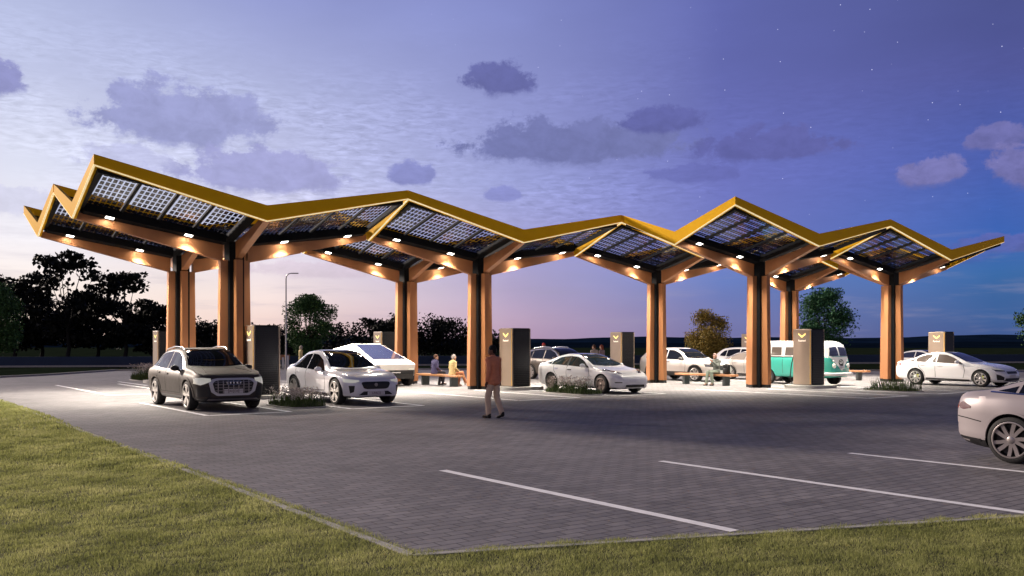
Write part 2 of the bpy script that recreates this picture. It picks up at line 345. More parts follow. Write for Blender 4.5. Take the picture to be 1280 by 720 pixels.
# ---------------------------------------------------------------- edging strip between lawn and paving, back kerb
mb = MB()
def strip(mb, pts, wd, z0, z1, mi=0, gap=0.0):
    pts = [Vector(p).to_3d() for p in pts]
    for i in range(len(pts)-1):
        d = (pts[i+1]-pts[i]); ln = d.length; d.normalize(); nrm = Vector((-d.y, d.x, 0)); n = max(1, int(ln/1.0)) if gap else 1
        for k in range(n):
            a = pts[i]+d*(ln*k/n+gap); c = pts[i]+d*(ln*(k+1)/n)
            q = [a-nrm*wd/2, c-nrm*wd/2, c+nrm*wd/2, a+nrm*wd/2]
            mb.slab([(p.x, p.y) for p in q], lambda x, y: z0, lambda x, y: z1, mi)
strip(mb, [(-24, 34.5), (-19.5, 32.8), E2, E1, FR], .08, -.08, .010, gap=.006)
tag(mb.build('edging', M['concrete']), kind='structure')
mb = MB(); strip(mb, [(75, 61.1), (30, 60.1), (12, 61.6), (-8, 64.1), (-18, 65.1), (-26.6, 61), (-26.6, 52), (-27.6, 47), (-32, 44.1), (-60, 40.1)], .16, -.1, .10, gap=.006)
tag(mb.build('kerb', M['concrete']), kind='structure')
# ---------------------------------------------------------------- painted lines
def paint(segs, name, wd=.10):
    mb = MB()
    for a, c in segs:
        a, c = Vector(a).to_3d(), Vector(c).to_3d(); d = (c-a).normalized(); nrm = Vector((-d.y, d.x, 0))*wd/2
        n = max(2, int((c-a).length/.5))
        for k in range(n):
            p, q = a.lerp(c, k/n), a.lerp(c, (k+1)/n)
            mb.add([(p-nrm)+Vector((0, 0, .004)), (q-nrm)+Vector((0, 0, .004)), (q+nrm)+Vector((0, 0, .004)), (p+nrm)+Vector((0, 0, .004))], [(0, 1, 2, 3)])
    o = mb.build(name, M['white_line']); tag(o, kind='structure'); return o
A1 = gnd(553, 588); BS = Vector((3.275, 1.02, 0))
paint([(A1+BS*k, A1+BS*k-V*(5.25 if k == 0 else 5.9)) for k in range(0, 5)], 'bay_lines', .14)
FV = -6.95
segs = []
for (a, c) in ((-13.25, -11.05), (-9.25, -6.95), (-3.3, -.75), (1.0, 3.35)):
    f = FV-.22*(a < -5)
    segs += [(site(a, f), site(c, f)), (site(a, f), site(a, f+6.2)), (site(c, f), site(c, f+6.2))]
segs += [(site(-13.0, 4.1), site(-10.5, 4.1)), (site(-13.0, 4.1), site(-13.0, 13.7)), (site(-10.5, 4.1), site(-10.5, 13.5))]
c0 = gnd(1085, 498)
for o_ in (0.0, 4.35):
    a = c0+U*o_; c = a+U*2.45
    segs += [(a, c), (a, a+V*7.5), (c, c+V*6)]
segs += [(site(-3.3-k*3.3, 11.0), site(-3.3-k*3.3, 16)) for k in (0, 1, 2)]
paint(segs, 'charging_bay_lines', .15)
# ---------------------------------------------------------------- hills and low wall behind
M['hill'] = mat('far_hill', (.005, .012, .030), 1.0, var=.35, vscale=.02, spec=0)
M['hill2'] = mat('middle_hill', (.003, .007, .016), 1.0, var=.4, vscale=.04, spec=0)
def ridge(name, y0, hgt, seed, m, x0, x1, env=None):
    n = 160; mb = MB(); rows = []
    for r, (dy, hf) in enumerate(((0, 0), (60, .45), (140, .8), (230, 1.0), (420, .75), (700, .2))):
        rw = []
        for i in range(n+1):
            x = x0+(x1-x0)*i/n; s = x*.0016+seed
            h = hgt*(.74+.13*math.sin(s*2.1)+.09*math.sin(s*5.3+1)+.05*math.sin(s*13+2)+.02*math.sin(s*37))
            if env: h *= env(x)
            rw.append((x, y0+dy+40*math.sin(s*3), -.5+h*hf))
        rows.append(rw)
    vs = [p for r in rows for p in r]
    fs = [(r*(n+1)+i, r*(n+1)+i+1, (r+1)*(n+1)+i+1, (r+1)*(n+1)+i) for r in range(5) for i in range(n)]
    mb.add(vs, fs); return tag(mb.build(name, m, smooth=60), kind='structure')
ridge('hills', 1500, 22, 2.0, M['hill'], -1900, 2100)
ridge('near_hill', 420, 5.5, 5.2, M['hill2'], -700, 800)
# ---------------------------------------------------------------- lawn blades (one sheet of grass)
M['blade'] = mat('grass_blade', (.150, .140, .036), .65, spec=.25)
tt = M['blade'].node_tree; b = tt.nodes['Principled BSDF']
ge = nd(tt, 'ShaderNodeNewGeometry'); na = nd(tt, 'ShaderNodeTexNoise', inp={'Scale': 1.3, 'Detail': 4.0}); nb = nd(tt, 'ShaderNodeTexNoise', inp={'Scale': 30.0, 'Detail': 2.0})
tt.links.new(ge.outputs['Position'], na.inputs['Vector']); tt.links.new(ge.outputs['Position'], nb.inputs['Vector'])
ad_ = nd(tt, 'ShaderNodeMath', operation='ADD'); tt.links.new(na.outputs['Fac'], ad_.inputs[0]); tt.links.new(nb.outputs['Fac'], ad_.inputs[1])
cr = nd(tt, 'ShaderNodeValToRGB'); e = cr.color_ramp.elements; e[0].position = .36; e[0].color = (.155, .178, .055, 1); e[1].position = .66; e[1].color = (.61, .60, .27, 1)
k_ = e.new(.5); k_.color = (.375, .40, .135, 1)
hf_ = nd(tt, 'ShaderNodeMath', operation='MULTIPLY'); hf_.inputs[1].default_value = .5; tt.links.new(ad_.outputs[0], hf_.inputs[0]); tt.links.new(hf_.outputs[0], cr.inputs[0]); tt.links.new(cr.outputs[0], b.inputs['Base Color'])
b.inputs['Subsurface Weight'].default_value = 0
tl = nd(tt, 'ShaderNodeBsdfTranslucent'); ms = nd(tt, 'ShaderNodeMixShader'); ms.inputs[0].default_value = .5
tt.links.new(cr.outputs[0], tl.inputs[0]); tt.links.new(b.outputs[0], ms.inputs[1]); tt.links.new(tl.outputs[0], ms.inputs[2]); tt.links.new(ms.outputs[0], tt.nodes['Material Output'].inputs[0])
def blades(pts, hmin, hmax, wd, lean=.5):
    n = len(pts); h = RNG.uniform(hmin, hmax, n); a = RNG.uniform(0, 2*PI, n); wv = wd*RNG.uniform(.7, 1.3, n)
    ln = h*RNG.uniform(.1, lean, n); la = RNG.uniform(0, 2*PI, n)
    ax = np.stack([np.cos(a), np.sin(a), np.zeros(n)], 1)*wv[:, None]/2
    le = np.stack([np.cos(la), np.sin(la), np.zeros(n)], 1)*ln[:, None]
    p0 = pts; p1 = pts+le*.35+np.array([0, 0, 1])*(h*.6)[:, None]; p2 = pts+le+np.array([0, 0, 1])*h[:, None]
    vs = np.stack([p0-ax, p0+ax, p1+ax*.7, p1-ax*.7, p2], 1).reshape(-1, 3)
    i = np.arange(n)*5
    f = np.concatenate([np.stack([i, i+1, i+2], 1), np.stack([i, i+2, i+3], 1), np.stack([i+3, i+2, i+4], 1)], 0)
    return vs, f
ev = np.array([E1.x, E1.y]); dv = np.array([-V.x, -V.y]); dn = np.array([-dv[1], dv[0]])
def lawn_pts(dens, zr, seed):
    # keep points on the lawn side and inside a generous wedge round the view
    x0, x1 = -30, 24; a = (x1-x0)*(zr[1]-zr[0]); n = int(a*dens)
    q = np.stack([RNG.uniform(x0, x1, n), RNG.uniform(zr[0], zr[1], n)], 1)
    rel = q-ev
    u_ = rel[:, 0]*FD.y-rel[:, 1]*FD.x                    # >0: lawn side of the front edge
    e2 = np.array([E2.x, E2.y])-ev; v_ = rel[:, 0]*e2[1]-rel[:, 1]*e2[0]
    v_ = -v_/np.linalg.norm(e2)                           # >0: lawn side of the left edge
    wob = .045*np.sin(q[:, 0]*1.1+q[:, 1]*1.3)+.03*np.sin(q[:, 0]*9+q[:, 1]*7)+RNG.normal(0, .03, n)
    ok = ((u_ > -.07+wob) | (v_ > -.07+wob)) & (np.abs(q[:, 0]) < .60*q[:, 1]+1.6) & (q[:, 1] < 33.5)
    q = q[ok]; return np.concatenate([q, np.full((len(q), 1), -.005)], 1)
vv, ff, off = [], [], 0
for dens, zr, (h0, h1), wd in ((8500, (5.0, 9), (.014, .050), .0036), (5000, (9, 13), (.016, .052), .0052), (2200, (13, 19), (.025, .065), .010), (800, (19, 34), (.03, .075), .018)):
    p = lawn_pts(dens, zr, 0)
    tuft = .85+.16*np.sin(p[:, 0]*7.3+p[:, 1]*4.1+1.9*np.sin(p[:, 0]*2.3-p[:, 1]*3.7))+.16*np.sin(p[:, 0]*11.7-p[:, 1]*13.3+2.1*np.sin(p[:, 1]*5.9+p[:, 0]*1.7))
    v1, f1 = blades(p, h0, h1, wd, .8)
    v1 = v1.reshape(-1, 5, 3); v1[:, :, 2] = p[:, None, 2]+(v1[:, :, 2]-p[:, None, 2])*tuft[:, None]; v1 = v1.reshape(-1, 3)
    vv.append(v1); ff.append(f1+off); off += len(v1)
lawn = link('grass', np_mesh('grass', np.concatenate(vv), np.concatenate(ff), [M['blade']])); tag(lawn, 'short yellow green lawn in front of the paving', 'grass', kind='stuff')
# lawn soil under the blades, a real sheet with its edge at the edging strip
flat('lawn', [(E1.x-.02, E1.y-.02), (E2.x-.03, E2.y-.03), (-19.5, 32.7), (-24, 34.4), (-60, 33.9), (-60, -10), (75, -10), (FR.x, FR.y-.05)], -.004, M['soil'])
# ---------------------------------------------------------------- solar glass: dark cells laminated in clear glass
m = bpy.data.materials.new('solar_glass'); m.use_nodes = True; tt = m.node_tree; b = tt.nodes['Principled BSDF']
uv = nd(tt, 'ShaderNodeUVMap'); s_ = nd(tt, 'ShaderNodeSeparateXYZ'); tt.links.new(uv.outputs[0], s_.inputs[0])
def mm(op, a, c=None, d=None):
    n = nd(tt, 'ShaderNodeMath', operation=op)
    for i, x in enumerate((a, c, d)):
        if x is None: continue
        if isinstance(x, (int, float)): n.inputs[i].default_value = x
        else: tt.links.new(x, n.inputs[i])
    return n.outputs[0]
def inside(x, n, g):     # 1 inside a cell, 0 in the gap; x runs 0..1 over n cells
    f = mm('FRACT', mm('MULTIPLY', x, float(n)))
    return mm('MULTIPLY', mm('GREATER_THAN', f, g), mm('LESS_THAN', f, 1-g))
def rng(x, a, c): return mm('MULTIPLY', mm('GREATER_THAN', x, a), mm('LESS_THAN', x, c))
ux = mm('DIVIDE', mm('SUBTRACT', s_.outputs[0], .03), .90); uy = mm('DIVIDE', mm('SUBTRACT', s_.outputs[1], .02), .96)
cell = mm('MULTIPLY', mm('MULTIPLY', inside(ux, 6, .15), inside(uy, 8, .13)), mm('MULTIPLY', rng(ux, 0, 1), rng(uy, 0, 1)))
tr = nd(tt, 'ShaderNodeBsdfTransparent'); tr.inputs[0].default_value = (.86, .88, .91, 1)
gl = nd(tt, 'ShaderNodeBsdfGlossy'); gl.inputs['Roughness'].default_value = .03
lw = nd(tt, 'ShaderNodeLayerWeight', inp={'Blend': .5}); gm = nd(tt, 'ShaderNodeMixShader')
tt.links.new(mm('MULTIPLY', mm('POWER', lw.outputs['Facing'], 3.0), .22), gm.inputs[0]); tt.links.new(tr.outputs[0], gm.inputs[1]); tt.links.new(gl.outputs[0], gm.inputs[2])
b.inputs['Base Color'].default_value = (.010, .013, .028, 1); b.inputs['Roughness'].default_value = .2; b.inputs['Specular IOR Level'].default_value = .22
fm_ = nd(tt, 'ShaderNodeMixShader'); tt.links.new(cell, fm_.inputs[0]); tt.links.new(gm.outputs[0], fm_.inputs[1]); tt.links.new(b.outputs[0], fm_.inputs[2])
tt.links.new(fm_.outputs[0], tt.nodes['Material Output'].inputs[0]); M['solar'] = m
HA, HB = 5.0, 2.925
zs = lambda x, y: 5.20+.77*(abs(x)/HA+abs(y)/HB)
zt_ = lambda x, y: 5.13+.97*(abs(x)/HA+abs(y)/HB)
zb_ = lambda x, y: 4.46+1.16*(abs(x)/HA+abs(y)/HB)
def rect(x0, x1, y0, y1): return [(x0, y0), (x1, y0), (x1, y1), (x0, y1)]
PX0, PX1, PY0, PY1 = .40, 4.72, .36, 2.72; NP = 4; MUL = .10
PW = (PX1-PX0-MUL*(NP-1))/NP
def srt(x0, x1): return (min(x0, x1), max(x0, x1))
def sq(sx, sy, x0, x1, y0, y1):
    a, c = srt(sx*x0, sx*x1); e, g = srt(sy*y0, sy*y1); return rect(a, c, e, g)
# shared meshes
def panel_mesh(sx, sy, k):
    x0 = PX0+k*(PW+MUL); q = sq(sx, sy, x0, x0+PW, PY0, PY1)
    mb = MB(); mb.slab(q, lambda x, y: zs(x, y)+.02, lambda x, y: zs(x, y)+.028); me = mb.mesh('solar_panel', M['solar'])
    ul = me.uv_layers.new(name='UVMap')
    for lp in me.loops:
        c = me.vertices[lp.vertex_index].co; ul.data[lp.index].uv = ((abs(c.x)-x0)/PW, (abs(c.y)-PY0)/(PY1-PY0))
    return me
PANELS = {(sx, sy, k): panel_mesh(sx, sy, k) for sx in (-1, 1) for sy in (-1, 1) for k in range(NP)}
def frame_mesh():
    mb = MB()
    for sx in (-1, 1):
        for sy in (-1, 1):
            lo = lambda x, y: zs(x, y)-.10; hi = lambda x, y: zs(x, y)+.05
            mb.slab(sq(sx, sy, PX0, PX1, .115, PY0), lambda x, y: zs(x, y)-.21, hi)              # beside the long arm
            mb.slab(sq(sx, sy, PX0, PX1, PY1, HB-.125), lo, hi)          # beside the eaves
            mb.slab(sq(sx, sy, .13, PX0, .13, HB-.125), lo, hi)
            mb.slab(sq(sx, sy, PX1, HA-.125, .13, HB-.125), lo, hi)
            for k in range(NP-1):
                x0 = PX0+k*(PW+MUL)+PW
                mb.slab(sq(sx, sy, x0, x0+MUL, PY0+.002, PY1-.002), lambda x, y: zs(x, y)-.02, lambda x, y: zs(x, y)+.047)
    return mb.mesh('roof_frame', M['darkmetal'])
FRAME = frame_mesh()
def arm_mesh(ax, sg, ln):
    mb = MB(); n = 14; h = .11; vs = []
    for i in range(n+1):
        p = .085*(5/ln if ln < 4 else 1)+(1-.026-.085*(5/ln if ln < 4 else 1))*i/n
        zb = 4.46+1.16*p; zt = max(zb+.16, 5.13+.69*p-.07*math.sin(PI*p)); d = sg*ln*p
        for s2 in (-h, h):
            for z in (zb, zt): vs.append((d, s2, z) if ax == 'x' else (s2, d, z))
    fs = []
    for i in range(n):
        o = i*4; fs += [(o, o+1, o+5, o+4), (o+2, o+6, o+7, o+3), (o, o+4, o+6, o+2), (o+1, o+3, o+7, o+5)]
    fs += [(0, 2, 3, 1), (n*4, n*4+1, n*4+3, n*4+2)]
    mb.add(vs, fs); return mb.mesh('arm', M['copper'])
ARMS = [arm_mesh('x', -1, HA), arm_mesh('x', 1, HA), arm_mesh('y', -1, HB), arm_mesh('y', 1, HB)]
def fin_mesh(ax, sg):
    mb = MB(); h = .11; pr = [(.13, .56), (2.2, .525), (4.0, .50), (4.60, .50)]; vs = []; n = len(pr)
    for z, r in pr:
        for s2 in (-h, h):
            for d in (.252, r): vs.append((sg*d, s2, z) if ax == 'x' else (s2, sg*d, z))
    fs = []
    for i in range(n-1):
        o = i*4; fs += [(o, o+1, o+5, o+4), (o+2, o+6, o+7, o+3), (o, o+4, o+6, o+2), (o+1, o+3, o+7, o+5)]
    fs += [(0, 2, 3, 1), (n*4-4, n*4-3, n*4-1, n*4-2)]
    mb.add(vs, fs); return mb.mesh('column_fin', M['copper'])
FINS = [fin_mesh('x', -1), fin_mesh('x', 1), fin_mesh('y', -1), fin_mesh('y', 1)]
mb = MB(); mb.box((0, 0, 2.6), (.5, .5, 5.2)); CORE = mb.mesh('column_core', M['darkmetal'])
mb = MB()
mb.box((0, 0, .064), (1.04, .19, .128)); mb.box((0, .33, .064), (.19, .46, .128)); mb.box((0, -.33, .064), (.19, .46, .128)); BASE = mb.mesh('column_base', M['black'])
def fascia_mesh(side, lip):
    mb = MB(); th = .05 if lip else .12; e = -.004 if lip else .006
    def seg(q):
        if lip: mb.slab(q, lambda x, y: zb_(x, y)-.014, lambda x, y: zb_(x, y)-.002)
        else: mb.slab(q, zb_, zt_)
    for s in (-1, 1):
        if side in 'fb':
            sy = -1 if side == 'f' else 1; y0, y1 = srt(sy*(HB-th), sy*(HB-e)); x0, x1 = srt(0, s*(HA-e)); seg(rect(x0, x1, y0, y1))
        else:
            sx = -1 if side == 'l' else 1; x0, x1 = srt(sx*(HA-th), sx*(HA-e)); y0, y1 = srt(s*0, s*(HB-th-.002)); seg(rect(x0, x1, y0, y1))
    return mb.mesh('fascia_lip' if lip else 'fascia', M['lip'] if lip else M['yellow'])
FASC = {s: fascia_mesh(s, False) for s in 'fblr'}; LIPS = {s: fascia_mesh(s, True) for s in 'fblr'}
def lamp_meshes(sx, sy, ax):
    y = .36; cx = ax; h = MB(); g = MB()
    h.slab(sq(sx, sy, cx-.15, cx+.15, y-.10, y+.10), lambda a, c: zs(a, c)-.25, lambda a, c: zs(a, c)-.213)
    g.slab(sq(sx, sy, cx-.12, cx+.12, y-.075, y+.075), lambda a, c: zs(a, c)-.258, lambda a, c: zs(a, c)-.2502)
    return h.mesh('lamp_housing', M['darkmetal']), g.mesh('lamp_panel', M['lamp'])
LAMPS = {(sx, sy, ax): lamp_meshes(sx, sy, ax) for sx in (-1, 1) for sy in (-1, 1) for ax in (1.62, 4.0)}
LD = bpy.data.lights.new('canopy_light', 'AREA'); LD.shape = 'RECTANGLE'; LD.size = .22; LD.size_y = .14; LD.energy = 150; LD.color = (1, .90, .76); LD.spread = math.radians(104)
LW = bpy.data.lights.new('canopy_wash', 'AREA'); LW.shape = 'RECTANGLE'; LW.size = .22; LW.size_y = .14; LW.energy = 11; LW.color = (1, .86, .66); LW.spread = PI
MOD = {(0, 0): 'front left canopy beside the brown car, first of the front row', (1, 0): '', (2, 0): '', (3, 0): '', (0, 1): '', (1, 1): '', (2, -1): '', (3, -1): ''}
MLAB = {(-1, 0): 'zigzag solar canopy on the column right behind the brown matte car',
        (-1, 1): 'solar canopy at the far left end, behind the canopy over the brown matte car',
        (0, 0): 'solar canopy on the column just behind the walking man in the red shirt',
        (0, 1): 'solar canopy on the column behind the angular white pickup, mostly hidden by nearer roofs',
        (1, 0): 'solar canopy on the column between the white saloon and the pale off-roader',
        (1, -1): 'solar canopy on the column that stands in front of the turquoise van',
        (2, -1): 'solar canopy at the far right end, its column at the tail of the white fastback',
        (2, 0): 'far solar canopy whose column rises over the roof of the turquoise van'}
cells = list(MLAB)
def make_canopy(cell):
    i, j = cell
    t_ = thing('solar_canopy', MLAB[cell], 'canopy', site(i*10, j*5.85), ANG, 'solar canopies of the charging station')
    link('column_core', CORE, t_); link('column_base', BASE, t_)
    for f in FINS: link('column_fin', f, t_)
    for a in ARMS: link('arm', a, t_)
    rf = link('roof_frame', FRAME, t_)
    for k, me in PANELS.items(): link('solar_panel', me, rf)
    for s, d in (('f', (i, j-1)), ('b', (i, j+1)), ('l', (i-1, j)), ('r', (i+1, j))):
        if d in cells and s in 'br': continue                  # a shared ridge belongs to one roof only
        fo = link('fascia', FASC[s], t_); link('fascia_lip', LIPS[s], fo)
    for (sx, sy, ax), (h, g) in LAMPS.items():
        ho = link('lamp', h, t_); link('lamp_panel', g, ho)
        lo = bpy.data.objects.new('canopy_light', LD); COL.objects.link(lo); lo.parent = ho
        lo.location = (sx*ax, sy*.36, zs(ax, .36)-.275)
        lo.rotation_euler = (sy*math.radians(9), 0, 0)
        lw_ = bpy.data.objects.new('canopy_wash', LW); COL.objects.link(lw_); lw_.parent = ho; lw_.location = (sx*ax, sy*.36, zs(ax, .36)-.268)
    return t_
for c in cells: make_canopy(c)
# ---------------------------------------------------------------- chargers
M['beige'] = mat('charger_panel', (.33, .255, .20), .5, .1, var=.05, vscale=3)
M['louvre'] = mat('charger_louvre', (.022, .023, .027), .4, .4)
M['chev'] = mat('lit_chevron', (.9, .7, .2), .4, emit=(1.0, .72, .22), estr=1.6)
M['ctext'] = mat('lit_lettering', (.9, .85, .75), .4, emit=(1, .85, .7), estr=1.0)
def make_charger(label, corner):
    # corner: the ground point of the edge where the beige face meets the louvred face
    t_ = thing('charger', label, 'charger', (corner.x, corner.y, 0), ANG, 'chargers of the station')
    D, Wd, H = .92, .86, 2.4      # D along the rows (louvres), Wd across (beige)
    mb = MB(); mb.bevbox((D/2+.02, Wd/2, .12+(H-.12)/2), (D-.08, Wd-.06, H-.12), .03); mb.build('housing', M['louvre'], t_)
    mb = MB(); mb.bevbox((.03, Wd/2, .13+(H-.12)/2), (.06, Wd, H-.12), .02); face = mb.build('front_panel', M['beige'], t_)
    mb = MB(); mb.bevbox((D-.03, Wd/2, .13+(H-.12)/2), (.06, Wd, H-.12), .02); mb.build('back_panel', M['beige'], t_)
    mb = MB()
    for sy in (0, 1):
        for k in range(30):
            z = .22+k*.071; mb.box((D/2, sy*Wd+(-.004 if sy == 0 else .004), z), (D-.16, .05, .046))
    mb.build('louvres', M['louvre'], t_)
    mb = MB(); mb.box((D/2, Wd/2, H+.012), (D-.12, Wd-.02, .025)); mb.build('cap', M['darkmetal'], t_)
    mb = MB(); mb.box((.004, .035, 1.26), (.016, .02, 2.2)); mb.build('edge_strip', M['yellow'], t_)
    y0 = Wd/2; zc = 2.13; mb = MB()                            # winged chevron
    for s in (-1, 1):
        pr = [(0, -.07), (s*.17, .055), (s*.17, .115), (0, -.005)] if True else 0
        vs = [(-.004, y0-a, zc+c) for a, c in pr]+[(.004, y0-a, zc+c) for a, c in pr]
        mb.add(vs, [(0, 1, 2, 3), (7, 6, 5, 4)]+[(k, (k+1) % 4, 4+(k+1) % 4, 4+k) for k in range(4)])
    mb.build('chevron_sign', M['chev'], face)
    fc = bpy.data.curves.new('lettering', 'FONT'); fc.body = 'Fastned'; fc.size = .115; fc.align_x = 'CENTER'; fc.extrude = .004; fc.materials.append(M['ctext'])
    fo = text_mesh('lettering', fc, face); fo.location = (-.003, y0, 1.90); fo.rotation_euler = (PI/2, 0, -PI/2)
    mb = MB(); n = 40; pts = []
    for k in range(n):
        a = 2*PI*k/n; cx, cyy = D/2+.05, Wd/2-.05; rx, ry = 1.0, .85
        ca, sa = math.cos(a), math.sin(a); e = 2/3.2
        pts.append((cx+rx*math.copysign(abs(ca)**e, ca), cyy+ry*math.copysign(abs(sa)**e, sa)))
    mb.slab(pts, lambda x, y: .0, lambda x, y: .12); mb.build('plinth', M['concrete'], t_, smooth=40)
    for s in (0, 1):
        mb = MB(); x0 = .25+.25*s; pts = [(x0, Wd+.03, 1.35), (x0, Wd+.16, 1.30), (x0-.04, Wd+.24, .95), (x0-.08, Wd+.27, .45), (x0-.02, Wd+.22, .17), (x0+.12, Wd+.16, .20), (x0+.18, Wd+.12, .60), (x0+.2, Wd+.06, 1.05)]
        mb.tube(pts, .022, 6); mb.box((x0+.2, Wd+.05, 1.12), (.07, .1, .2)); mb.build('charging_cable', M['black'], t_, smooth=50)
    return t_
CH = [((197.5, 42.0), 'charger standing far left behind the brown matte car'), ((317, 29.8), 'charger between the brown matte car and the white crossover'),
      ((477, 45.0), 'charger rising behind the windscreen of the angular pickup'), ((640.2, 35.6), 'charger beside the walking man, fully in view on its plinth'),
      ((777, 46.8), 'charger behind the bonnet of the white saloon'), ((941, 55.0), 'charger half hidden behind the column in front of the turquoise van'),
      ((1013.7, 37.0), 'charger in front of the turquoise van, covering its middle'), ((1181, 45.6), 'charger behind the roof of the white fastback')]
for (px, Z), lab in CH: make_charger('beige '+lab, Vector(((px-640)/FPX*Z, Z, 0)))
# ---------------------------------------------------------------- benches
def make_bench(label, c, rz, legs=1.15):
    t_ = thing('bench', label, 'bench', (c.x, c.y, 0), rz, 'wooden benches under the canopies')
    for k in range(4):
        pass
    mb = MB()
    for k in range(4): mb.bevbox((0, -.165+k*.11, .45), (3.3, .10, .09), .01)
    mb.build('seat', M['wood'], t_)
    for s in (-1, 1):
        mb = MB(); mb.bevbox((s*legs, 0, .2), (.14, .34, .40), .01); mb.build('leg', M['steel'], t_)
    return t_
RV = math.atan2(V.y, V.x)
BEN = [(site(.25, 3.45), 'wooden bench with two people sitting on it, beside the walking man'), (site(10.05, 2.65-5.85+.25), 'wooden bench with the grey clad man sitting on it'),
       (site(20, -2.95), 'empty wooden bench to the right of the turquoise van'), (site(-10, 2.95), 'wooden bench hidden behind the brown matte car')]
for p, l in BEN[:3]: make_bench(l, p, RV)
# ---------------------------------------------------------------- vehicles
def pc(pts):                      # monotone cubic through (x, y) points
    xs = [p[0] for p in pts]; ys = [p[1] for p in pts]; n = len(xs)
    h = [xs[i+1]-xs[i] for i in range(n-1)]; d = [(ys[i+1]-ys[i])/h[i] for i in range(n-1)]
    mm_ = [d[0]]+[0 if d[i-1]*d[i] <= 0 else 2*d[i-1]*d[i]/(d[i-1]+d[i]) for i in range(1, n-1)]+[d[-1]]
    def f(x):
        if x <= xs[0]: return ys[0]
        if x >= xs[-1]: return ys[-1]
        i = max(k for k in range(n-1) if xs[k] <= x); t_ = (x-xs[i])/h[i]
        return ((1+2*t_)*(1-t_)**2)*ys[i]+t_*(1-t_)**2*h[i]*mm_[i]+t_*t_*(3-2*t_)*ys[i+1]+t_*t_*(t_-1)*h[i]*mm_[i+1]
    return f
class Car: pass
def ring_section(sp, x):
    zb, zt, w_ = sp.bot(x), sp.top(x), sp.plan(x); ze = min(sp.belt(x), zt-.03); wt = min(sp.roofw(x), w_*.93); k = ze-zb; h = zt-ze
    ub = sp.under
    P = [(0, zb), (w_*.80, zb), (w_*.915, zb+.05), (w_*.955, zb+.16*k), (w_*.965, zb+.30*k), (w_*(1-sp.tuck), zb+.46*k), (w_, zb+.66*k), (w_*.995, zb+.80*k), (w_*.975, zb+.93*k), (w_*.945, ze)]
    P += [(w_*.925+(wt-w_*.925)*.30, ze+h*.30), (w_*.925+(wt-w_*.925)*.68, ze+h*.62), (wt*1.01, ze+h*.87), (wt*.93, ze+h*.955), (wt*.70, ze+h*.99), (wt*.35, zt-.002), (0, zt)]
    return P
def car_body(sp, name, parent, paint_mat, black=True):
    N = 110; L_ = sp.L; xs = []
    for i in range(N+1):
        s = i/N; xs.append(L_*(s-.035*math.sin(2*PI*s)/1.0*0.9))
    rings = []
    for x in xs:
        P = ring_section(sp, x); rings.append([(x-sp.cx, y, z) for y, z in P]+[(x-sp.cx, -y, z) for y, z in P[-2:0:-1]])
    m_ = len(rings[0]); vs = [p for r in rings for p in r]; fs = []; mi = []
    for i in range(N):
        for k in range(m_): fs.append((i*m_+k, i*m_+(k+1) % m_, (i+1)*m_+(k+1) % m_, (i+1)*m_+k))
    # caps in strips between left and right
    def cap(o, flip):
        for k in range(m_//2):
            a, b_, c, d = o+k, o+k+1, o+(m_-k-1) % m_, o+(m_-k) % m_
            q = [a, b_, c, d]; q = [v for n_, v in enumerate(q) if v not in q[:n_]]
            if len(q) >= 3: fs.append(tuple(q if flip else q[::-1]))
    cap(0, True); cap(N*m_, False)
    mb = MB(); mb.add(vs, fs)
    # materials: paint / dark lower cladding
    for n_, f in enumerate(mb.f):
        c = sum((Vector(mb.v[i]) for i in f), Vector())/len(f)
        mb.mi[n_] = sp.matfn(c) if sp.matfn else 0
    mats = [paint_mat, M['trim']]+sp.extra
    me = mb.mesh(name, mats, smooth=None)
    # wheel arches cut out of the closed body
    cut = MB()
    for xw in (sp.xr, sp.xf):
        for s in (-1, 1):
            cut.lathe([(.0, -.21), (sp.R+sp.arch, -.21), (sp.R+sp.arch, .21), (.0, .21)], 40, 'y', 0, (xw-sp.cx, s*(sp.wmax-.08), sp.R))
    cme = cut.mesh('cutter', M['trim']); co_ = bpy.data.objects.new('cutter', cme); COL.objects.link(co_)
    o = link(name, me); md = o.modifiers.new('arch', 'BOOLEAN'); md.object = co_; md.operation = 'DIFFERENCE'; md.solver = 'EXACT'; md.material_mode = 'TRANSFER'
    dg = bpy.context.evaluated_depsgraph_get(); dg.update()
    bvh = BVHTree.FromPolygons([Vector(v) for v in mb.v], mb.f)
    me2 = bpy.data.meshes.new_from_object(o.evaluated_get(dg)); o.modifiers.clear(); o.data = me2; me2.name = name
    bpy.data.objects.remove(co_)
    me2.polygons.foreach_set('use_smooth', [True]*len(me2.polygons)); me2.set_sharp_from_angle(angle=math.radians(38))
    o.parent = parent; sp.bvh = bvh; return o
def grid(lo, hi, nx, nz, x0, x1):
    return [[(x0+(x1-x0)*i/nx, lo(x0+(x1-x0)*i/nx)+(hi(x0+(x1-x0)*i/nx)-lo(x0+(x1-x0)*i/nx))*j/nz) for j in range(nz+1)] for i in range(nx+1)]
def ruled(a, b_, n=16, m=5):       # grid between two polylines in the same order
    def res(p, n):
        ls = [0]
        for i in range(len(p)-1): ls.append(ls[-1]+math.hypot(p[i+1][0]-p[i][0], p[i+1][1]-p[i][1]))
        out = []
        for k in range(n+1):
            s = ls[-1]*k/n; i = max(j for j in range(len(p)-1) if ls[j] <= s+1e-9); t_ = 0 if ls[i+1] == ls[i] else (s-ls[i])/(ls[i+1]-ls[i])
            out.append((p[i][0]+(p[i+1][0]-p[i][0])*t_, p[i][1]+(p[i+1][1]-p[i][1])*t_))
        return out
    A, B = res(a, n), res(b_, n)
    return [[(A[i][0]+(B[i][0]-A[i][0])*j/m, A[i][1]+(B[i][1]-A[i][1])*j/m) for j in range(m+1)] for i in range(n+1)]
